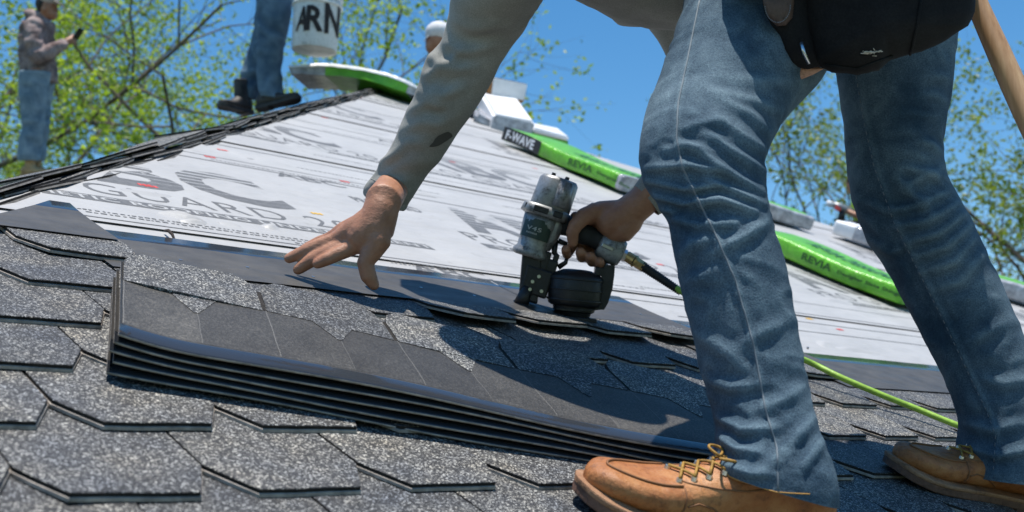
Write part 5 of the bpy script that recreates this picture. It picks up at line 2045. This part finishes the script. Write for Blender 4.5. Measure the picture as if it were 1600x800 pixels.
hexa('plastic_end', [at(766, 203, dp - .075), at(826, 216, dp - .075), at(835, 193, dp - .075), at(773, 180, dp - .075), at(766, 203, dp - .055), at(826, 216, dp - .055), at(835, 193, dp - .055), at(773, 180, dp - .055)], 'clear_wrap', pile, .004)
d6 = dp + .25
wb = empty('shingle_bundle', at(862, 226, d6))
tag(wb, 'white-topped green bundle lying behind the labelled one near the ridge', 'bundle', 'green shingle bundles on the roof')
hexa('wrap', hex8([(832, 216), (887, 233), (889, 219), (834, 205)], d6, [(826, 208), (872, 216), (874, 203), (828, 194)], d6 + .35), 'green_wrap', wb, .012)
hexa('top_film', hex8([(832, 207), (889, 221), (890, 214), (834, 199)], d6 - .01, [(826, 198), (870, 206), (872, 200), (828, 191)], d6 + .36), 'white_wrap', wb, .01)
bxr = empty('cardboard_box', at(790, 150, dp + .75))
tag(bxr, 'open brown cardboard box with white side sitting on the wrapped pile', 'box')
db = dp + .5
hexa('box_body', q4((759, 148), (820, 158), (824, 131), (766, 119), db, Vector((-.06, .34, .05))), 'cardboard', bxr, .006)
hexa('box_side', [at(768, 147, db - .012), at(819, 157, db - .012), at(824, 132, db - .012), at(771, 121, db - .012), at(768, 147, db - .004), at(819, 157, db - .004), at(824, 132, db - .004), at(771, 121, db - .004)], 'white_wrap', bxr, .002)
hexa('box_flap', [at(754, 141, db), at(761, 142, db), at(768, 114, db), at(760, 113, db), at(754, 141, db + .3), at(761, 142, db + .3), at(768, 114, db + .3), at(760, 113, db + .3)], 'cardboard', bxr, .002)
# =================================================================== BACKGROUND PEOPLE
def standing_phone_man():
    d = 11.5
    Q = lambda x, y, dz=0: at(x, y - 3, d + dz)
    r = empty('person', Q(52, 279))
    tag(r, 'man in mottled hoodie and cap standing on the roof looking at a phone', 'person')
    s = d / F                       # metres per pixel
    b = MB()
    b.ball(Q(75, 12), (.085, .10, .115), 16)
    b.ball(Q(80, 24), (.062, .075, .07), 12)
    b.ball(Q(88, 18), (.02, .02, .025), 8)
    b.ball(Q(69, 16, -.09), (.018, .012, .03), 8)
    b.capsule([Q(70, 25), Q(63, 45)], [.06, .065], 12)
    b.capsule([Q(60, 45), Q(58, 80), Q(60, 120)], [.10, .10, .10], 14)
    for z in (-.10, .12):
        b.capsule([Q(55, 45, z * 1.4), Q(62, 85, z * 1.6), Q(92, 76, z), Q(104, 68, z * .6)], [.05, .045, .035, .03], 12)
        b.capsule([Q(104, 68, z * .6), Q(111, 65, z * .4)], [.035, .028], 10)
        for k in range(4):
            b.capsule([Q(108, 62 + k * 3, z * .5), Q(115, 60 + k * 3, z * .25), Q(118, 63 + k * 3, z * .05)], [.013, .012, .010], 8)
        b.capsule([Q(108, 63, z * .4), Q(114, 57, z * .2)], [.014, .011], 8)
        b.capsule([Q(57 if z < 0 else 62, 120, z), Q(54 if z < 0 else 60, 180, z), Q(46 if z < 0 else 54, 243, z)], [.08, .055, .045], 12)
    remesh(b, 'body', 'skin', .009, 2, r)
    h = MB()
    h.loft(limb_rings([(44, 25, 74, 30, d, .9), (33, 42, 84, 40, d, .75), (30, 62, 84, 62, d, .72), (31, 90, 86, 92, d, .72), (33, 112, 88, 118, d, .75), (36, 124, 87, 128, d, .72)], 40, 32), cap=True)
    for z in (-.14, .15):
        h.capsule([Q(54, 44, z), Q(52, 68, z * 1.35), Q(60, 90, z * 1.4)], [.085, .08, .075], 14)
        h.capsule([Q(58, 90, z * 1.4), Q(78, 84, z), Q(97, 73, z * .7)], [.075, .065, .05], 14)
    h.capsule([Q(48, 26), Q(58, 34), Q(66, 40)], [.06, .09, .08], 12)
    ho = remesh(h, 'hoodie', 'camo', .012, 2, r)
    for v in ho.data.vertices:
        q = v.co * 9
        v.co += v.normal * .016 * (1 - 2.2 * abs(noise.noise(q + Vector((noise.noise(q), 3, 1)))))
    j = MB()
    for z, dx in ((-.09, -2), (.10, 6)):
        j.loft(limb_rings([(34 + dx, 112, 80 + dx, 114, d + z, .8), (33 + dx, 140, 76 + dx, 142, d + z, .8), (34 + dx, 170, 72 + dx, 172, d + z, .85), (37 + dx, 195, 70 + dx, 198, d + z, .9), (33 + dx, 222, 66 + dx, 224, d + z, .9), (31 + dx, 240, 64 + dx, 243, d + z, .9), (32 + dx, 250, 62 + dx, 250, d + z, .9)], 60, 28), cap=True)
    orient(j)
    wrinkle_noise(j, .012, 7)
    j.build('jeans', 'denim_pale', r)
    for z, x0 in ((-.09, 0), (.10, 10)):
        o = Q(34 + x0, 279, z)
        boot_at(o, Vector((.96, -.25, .0)).normalized(), Vector((.25, .96, 0)).normalized(), Vector((0, 0, 1)), .33, ('boot_tan', 'boot_tan', 'boot_tan'), 'boot', .14, None, r, .05, False)
    c = MB()
    c.ball(Q(76, 3), (.098, .112, .085), 16)
    c.loft([[Q(x, y, z * wz) + Vector((0, 0, dz)) for x, y, wz in ((84, 4, .09), (96, 11, .085), (103, 18, .05))] + [Q(x, y, -z * wz) + Vector((0, 0, dz)) for x, y, wz in ((103, 18, .05), (96, 11, .085), (84, 4, .09))] for dz, z in ((0, 1), (.012, 1))])
    c.build('cap', 'cap_tan', r)
    hb_ = MB()
    hb_.ball(Q(70, 10), (.088, .102, .10), 14)
    hb_.build('hair', 'hair', r)
    p = MB()
    p.box(Q(121, 58, -.02), Vector((.045, -.02, .06)), Vector((.012, .035, 0)), Vector((-.003, 0, .003)), 0, .002)
    thing_mesh('phone', p.v, p.f, 'screen_black', 'dark phone in the hands of the hooded man', 'phone')
standing_phone_man()

def bucket_man():
    d = 7.35
    Q = lambda x, y, dz=0: at(x, y, d + dz)
    r = empty('person', Q(400, 178))
    tag(r, 'man in dark jeans and black boots carrying the white bucket', 'person')
    b = MB()
    b.capsule([Q(425, -250), Q(425, -120)], [.13, .13], 14)
    b.capsule([Q(425, -260), Q(428, -300)], [.06, .055], 12)
    b.ball(Q(432, -330), (.085, .10, .115), 14)
    b.ball(Q(445, -325), (.02, .02, .03), 8)
    for dx, z in ((0, -.1), (8, .12)):
        b.capsule([Q(425, -100, z), Q(424 if z < 0 else 418, 30, z), Q(423 if z < 0 else 388, 140, z)], [.07, .05, .04], 12)
    b.capsule([Q(420, -240, -.2), Q(440, -150, -.26), Q(470, -70, -.22)], [.055, .045, .035], 12)
    b.capsule([Q(470, -70, -.22), Q(485, -40, -.2)], [.035, .03], 10)
    for k in range(4):
        b.capsule([Q(482 + k * 4, -44, -.22), Q(484 + k * 4, -32, -.21), Q(488 + k * 4, -33, -.18)], [.012, .012, .010], 8)
    b.capsule([Q(480, -50, -.19), Q(490, -38, -.17)], [.014, .011], 8)
    b.capsule([Q(420, -240, .2), Q(400, -150, .25), Q(410, -70, .2)], [.055, .045, .035], 12)
    remesh(b, 'body', 'skin', .01, 2, r)
    t = MB()
    t.loft(limb_rings([(375, -270, 475, -270, d, .55), (370, -220, 480, -215, d, .6), (380, -140, 475, -135, d, .62), (382, -80, 478, -75, d, .62)], 30, 28))
    t.build('shirt', 'dark_cloth', r)
    j = MB()
    j.loft(limb_rings([(400, -90, 470, -90, d - .08, .8), (404, -30, 460, -26, d - .09, .85), (402, 20, 452, 26, d - .1, .9), (402, 50, 446, 56, d - .1, .95), (402, 90, 440, 94, d - .1, .95), (404, 125, 440, 130, d - .1, .95), (407, 150, 442, 154, d - .1, .95)], 60, 28), cap=True)
    j.loft(limb_rings([(385, -90, 450, -90, d + .1, .8), (400, -20, 448, -20, d + .1, .85), (398, 40, 435, 46, d + .1, .9), (386, 90, 424, 96, d + .1, .95), (372, 130, 406, 138, d + .1, .95), (367, 148, 402, 156, d + .1, .95)], 60, 28), cap=True)
    orient(j)
    wrinkle_noise(j, .010, 9)
    j.build('jeans', 'denim_dark', r)
    for (x, y, z, e) in ((403, 172, -.1, Vector((.95, -.3, .10))), (395, 183, .1, Vector((-.35, -.9, -.12)))):
        e = e.normalized()
        up = Vector((0, 0, 1)) - e * e.z
        up.normalize()
        boot_at(Q(x, y, z) if e.x > 0 else Q(x - 5, y - 4, z), e, up.cross(e), up, .30, ('boot_black', 'boot_black', 'boot_black'), 'boot', .16, None, r, .048, False)
bucket_man()

def bucket():
    d = 7.1
    root = empty('bucket', at(491, 84, d))
    tag(root, 'white plastic bucket with dark painted letters held against the blue sky', 'bucket')
    c0, c1 = at(491, 80, d), at(495, 7, d)
    ax = (c1 - c0).normalized()
    ax = (ax + Vector((0, .10, 0))).normalized()
    ex = (RGT - ax * RGT.dot(ax)).normalized()
    ey = ax.cross(ex)
    hh = (c1 - c0).length
    def W(a, r, z):
        return c0 + ax * z + (ex * math.cos(a) + ey * math.sin(a)) * r
    n = 40
    def rg(r, z):
        return [W(2 * math.pi * j / n, r, z) for j in range(n)]
    mb = MB()
    mb.loft([rg(.120, .004), rg(.134, 0), rg(.136, .006), rg(.146, hh), rg(.146, hh + .02)], cap=True)
    mb.build('pail', 'bucket_white', root)
    mb = MB()
    mb.loft([rg(.147, hh - .018), rg(.154, hh - .014), rg(.154, hh + .002), rg(.147, hh + .004)], cap=False)
    mb.loft([rg(.147, hh + .022), rg(.153, hh + .026), rg(.153, hh + .04), rg(.140, hh + .042)], cap=False)
    mb.build('rim', 'bucket_white', root)
    # painted letters wrap round the pail; camera side is where ey points to the camera
    cam_dir = (CAM - c0).normalized()
    a0 = math.atan2(cam_dir.dot(ey), cam_dir.dot(ex))
    sgn = 1 if (W(a0 + .1, .14, 0) - W(a0, .14, 0)).dot(RGT) > 0 else -1
    for ch, am, z, w_, h_, tilt in (('A', -.68, .085, .085, .150, 0.12), ('R', -.08, .085, .105, .155, .02), ('N', .80, .080, .125, .185, -.05)):
        vs, fs = text_fit(ch, w_, h_, 1, .03)
        V = []
        for p in vs:
            x = p.x - w_ / 2 + tilt * p.y
            V.append(W(a0 + sgn * (am + x / .142), .1425 + .01 * (z + p.y) / hh, z + p.y + .004 * math.sin(p.x * 80)))
        mesh_obj('painted_letter', V, fs, 'bucket_letter', root, False)
    mb = MB()
    pts = [W(a0 + sgn * math.pi / 2 * (1 - 2 * k / 16), .15, hh + .03) + ax * .16 * math.sin(math.pi * k / 16) for k in range(17)]
    mb.tube(pts, .0025, 6)
    mb.build('bail', 'steel', root)
bucket()

def capped_head_man():
    d = 8.4
    Q = lambda x, y, dz=0: at(x, y, d + dz)
    r = empty('person', Q(700, 260))
    tag(r, 'roofer in a white cap mostly hidden behind the grey sleeve', 'person')
    b = MB()
    b.ball(Q(684, 62), (.08, .095, .11), 16)
    b.ball(Q(676, 72), (.055, .07, .065), 12)
    b.ball(Q(668, 66), (.018, .02, .026), 8)
    b.capsule([Q(690, 78), Q(697, 95)], [.055, .06], 12)
    b.capsule([Q(700, 100), Q(712, 180)], [.12, .12], 12)
    b.capsule([Q(700, 180, -.1), Q(668, 200, -.15), Q(690, 260, -.1)], [.08, .06, .05], 12)
    b.capsule([Q(715, 180, .1), Q(690, 205, .15), Q(715, 262, .1)], [.08, .06, .05], 12)
    for z in (-.22, .2):
        b.capsule([Q(700, 105, z * .8), Q(700, 150, z), Q(672, 165, z * .7)], [.05, .045, .035], 12)
        b.capsule([Q(672, 165, z * .7), Q(664, 168, z * .6)], [.032, .028], 8)
    remesh(b, 'body', 'skin', .011, 2, r)
    t = MB()
    t.loft(limb_rings([(680, 92, 720, 92, d, .7), (668, 110, 732, 110, d, .6), (675, 150, 740, 150, d, .62), (680, 190, 745, 190, d, .62)], 24, 24))
    for z in (-.22, .2):
        t.capsule([Q(700, 105, z * .8), Q(700, 150, z)], [.075, .065], 12)
    remesh(t, 'shirt', 'dark_cloth', .014, 2, r)
    t = MB()
    t.capsule([Q(700, 182, -.1), Q(668, 202, -.15), Q(690, 255, -.1)], [.10, .08, .06], 12)
    t.capsule([Q(715, 182, .1), Q(690, 207, .15), Q(715, 257, .1)], [.10, .08, .06], 12)
    remesh(t, 'jeans', 'denim_dark', .014, 2, r)
    c = MB()
    c.ball(Q(686, 52), (.100, .11, .085), 18)
    c.loft([[Q(x, y, z) + Vector((0, 0, dz)) for x, y, z in ((676, 52, .09), (666, 60, .07), (662, 66, .03), (662, 66, -.03), (666, 60, -.07), (676, 52, -.09))] for dz in (0, .012)])
    c.build('cap', 'cap_white', r)
capped_head_man()

def crouching_man():
    d = 13.0
    Q = lambda x, y, dz=0: at(x, y, d + dz)
    r = empty('person', Q(1345, 415))
    tag(r, 'distant crouching roofer in a yellow-green safety top between the roofer\'s legs', 'person')
    b = MB()
    b.ball(Q(1334, 288), (.085, .10, .12), 14)
    b.ball(Q(1325, 292), (.02, .02, .03), 8)
    b.capsule([Q(1338, 300), Q(1345, 318)], [.055, .06], 10)
    b.capsule([Q(1350, 320), Q(1362, 360)], [.12, .12], 12)
    for z in (-.18, .18):
        b.capsule([Q(1347, 318, z), Q(1340, 338, z * 1.2), Q(1316, 326, z * .5)], [.05, .042, .032], 10)
        b.capsule([Q(1316, 326, z * .5), Q(1310, 325, z * .4)], [.03, .026], 8)
        b.capsule([Q(1362, 362, z * .6), Q(1326, 362, z), Q(1345, 408, z)], [.085, .065, .05], 10)
    remesh(b, 'body', 'skin', .014, 2, r)
    t = MB()
    t.loft(limb_rings([(1330, 304, 1356, 304, d, .8), (1330, 320, 1372, 320, d, .7), (1334, 345, 1382, 350, d, .7), (1340, 365, 1384, 370, d, .7)], 24, 24))
    t.build('safety_top', 'hi_vis', r)
    t = MB()
    for z in (-.18, .18):
        t.capsule([Q(1360, 360, z * .6), Q(1328, 352, z), Q(1330, 395, z)], [.11, .085, .07], 12)
    remesh(t, 'trousers', 'dark_cloth', .016, 2, r)
    h = MB()
    h.ball(Q(1336, 285), (.098, .108, .105), 14)
    h.build('hair', 'twig_bark', r)
    n = empty('far_nailer', Q(1310, 335, -.15))
    tag(n, 'grey nailer with white end held by the distant crouching roofer', 'nail gun')
    m = MB()
    m.tube([Q(1292, 317, -.12), Q(1301, 320, -.12)], .032, 10)
    m.build('end_cap', 'white_wrap', n)
    m = MB()
    m.tube([Q(1300, 319, -.12), Q(1312, 323, -.12), Q(1340, 336, -.12)], [.03, .04, .045], 10)
    m.build('barrel', 'gun_metal', n)
    m = MB()
    m.box(Q(1309, 325, -.14), Vector((.03, 0, -.012)), Vector((0, .02, 0)), Vector((.008, 0, .024)), 0, .004)
    m.build('bracket', 'print_red', n, False)
    m = MB()
    m.tube([Q(1316, 328, -.12), Q(1314, 345, -.12)], [.03, .045], 10)
    m.build('magazine', 'gun_black', n)
crouching_man()

# =================================================================== TREES
def tree(base, height, spread, seed, leafm, label, n_leaf, leaf=.075, levels=4, trunk_r=.16, lean=(0, 0), first=.3, group='trees beyond the roof', name='leafy_tree', droop=0.0, dens=1.0, aim=None):
    rn = random.Random(seed)
    root = empty(name, Vector(base))
    tag(root, label, 'tree', group)
    tb = MB()
    bb = MB()
    tips = []
    base = Vector(base)
    def grow(p, d, L, r, lev):
        n = 5
        pts, rad = [p.copy()], [r]
        dd = d.copy()
        for k in range(n):
            dd = (dd + Vector((rn.gauss(0, .13), rn.gauss(0, .13), rn.gauss(0, .10) + (.05 if lev < 2 else -droop)))).normalized()
            p = p + dd * (L / n)
            pts.append(p.copy())
            rad.append(r * (1 - .55 * (k + 1) / n))
            if lev >= 2:
                tips.append((p.copy(), dd.copy(), lev))
            if lev < levels and k >= (1 if lev else int(n * first)):
                for _ in range(1 if lev == 0 else rn.choice((1, 1, 2))):
                    ang = rn.uniform(0, 2 * math.pi)
                    o = dd.orthogonal().normalized()
                    o.rotate(Matrix.Rotation(ang, 3, dd))
                    nd = (dd * rn.uniform(.35, .8) + o * rn.uniform(.6, 1.0) * spread).normalized()
                    grow(p, nd, L * rn.uniform(.45, .68), rad[-1] * rn.uniform(.55, .75), lev + 1)
        (tb if lev == 0 else bb).tube(pts, rad, 8 if lev < 2 else (5 if lev < 3 else 4), cap=False)
    grow(base, Vector((lean[0], lean[1], 1)).normalized(), height * .72, trunk_r, 0)
    tb.build('trunk', 'bark', root)
    bb.build('branches', 'bark', root)
    vs, fs = [], []
    def in_view(p):
        x, y, z = pix(p)
        return z > 1 and -250 < x < 1850 and -250 < y < 600
    vt = [t for t in tips if in_view(t[0])] or tips
    for k in range(n_leaf):
        # leaves hang in small clumps round the twigs
        t = rn.choice(vt) if rn.random() < .9 else rn.choice(tips)
        p, d, lev = t
        for _ in range(rn.choice((1, 2, 3))):
            c = p + Vector((rn.gauss(0, .11), rn.gauss(0, .11), rn.gauss(0, .10))) * dens
            a = Vector((rn.gauss(0, 1), rn.gauss(0, 1), rn.gauss(-.3, .8))).normalized()
            b_ = a.orthogonal().normalized()
            b_.rotate(Matrix.Rotation(rn.uniform(0, 6.28), 3, a))
            s = leaf * rn.uniform(.6, 1.25)
            w_ = s * .30
            nrm = a.cross(b_) * s * .12
            i = len(vs)
            vs += [c, c + a * s * .45 + b_ * w_ + nrm, c + a * s, c + a * s * .45 - b_ * w_ + nrm, c + a * s * .5]
            fs += [(i, i + 1, i + 4), (i + 1, i + 2, i + 4), (i + 2, i + 3, i + 4), (i + 3, i, i + 4)]
    mesh_obj('crown', vs, fs, leafm, root, False)
    return root

def gpt(px, d):
    p = at(px, 400, d)
    return (p.x, p.y, 0.0)

tree(gpt(30, 27), 15.5, .8, 11, 'leaf_spring', 'bright spring-green tree at the far left behind the standing man', 4930, 0.133, 4, .22, (.02, 0), .4)
tree(gpt(165, 25), 14.5, .8, 23, 'leaf_spring', 'spring-green tree with slanting dark branches right of the standing man', 3400, 0.125, 4, .18, (.05, 0), .4)
tree(gpt(290, 28), 15.5, .6, 31, 'leaf_spring', 'taller spring-green tree with pale trunk left of the bucket man', 3230, 0.133, 4, .26, (0, 0), .4)
tree(gpt(-130, 26), 15.0, .8, 42, 'leaf_spring', 'spring-green tree partly outside the left edge of the photo', 2720, 0.133, 4, .2, (.05, 0), .4)
tree(gpt(505, 30), 11.6, .5, 51, 'leaf_mid', 'slender yellow-green tree top showing under the bucket', 1190, 0.133, 4, .12, (0, 0), .5)
tree(gpt(1590, 24), 14.5, .75, 64, 'leaf_mid', 'olive-green tree with open branches behind the hammer handle at right', 4420, 0.117, 4, .2, (-.02, 0), .35)
tree(gpt(1740, 20), 13.0, .8, 77, 'leaf_mid', 'tree at the right edge reaching branches over the roof', 3740, 0.109, 4, .18, (-.10, 0), .35)
tree(gpt(1300, 26), 10.4, .7, 85, 'leaf_dark', 'small dark-leaved tree seen between the roofer\'s legs', 391, 0.133, 3, .10, (-.06, 0), .6)
tree(gpt(925, 26), 8.4, .35, 95, 'leaf_dark', 'tip of a small tree showing above the roof right of the box', 153, 0.117, 2, .05, (0, 0), .8)
tree(gpt(612, 26), 9.6, .3, 99, 'leaf_dark', 'tiny tree tip showing above the white-topped bundle', 85, 0.101, 2, .05, (0, 0), .85)
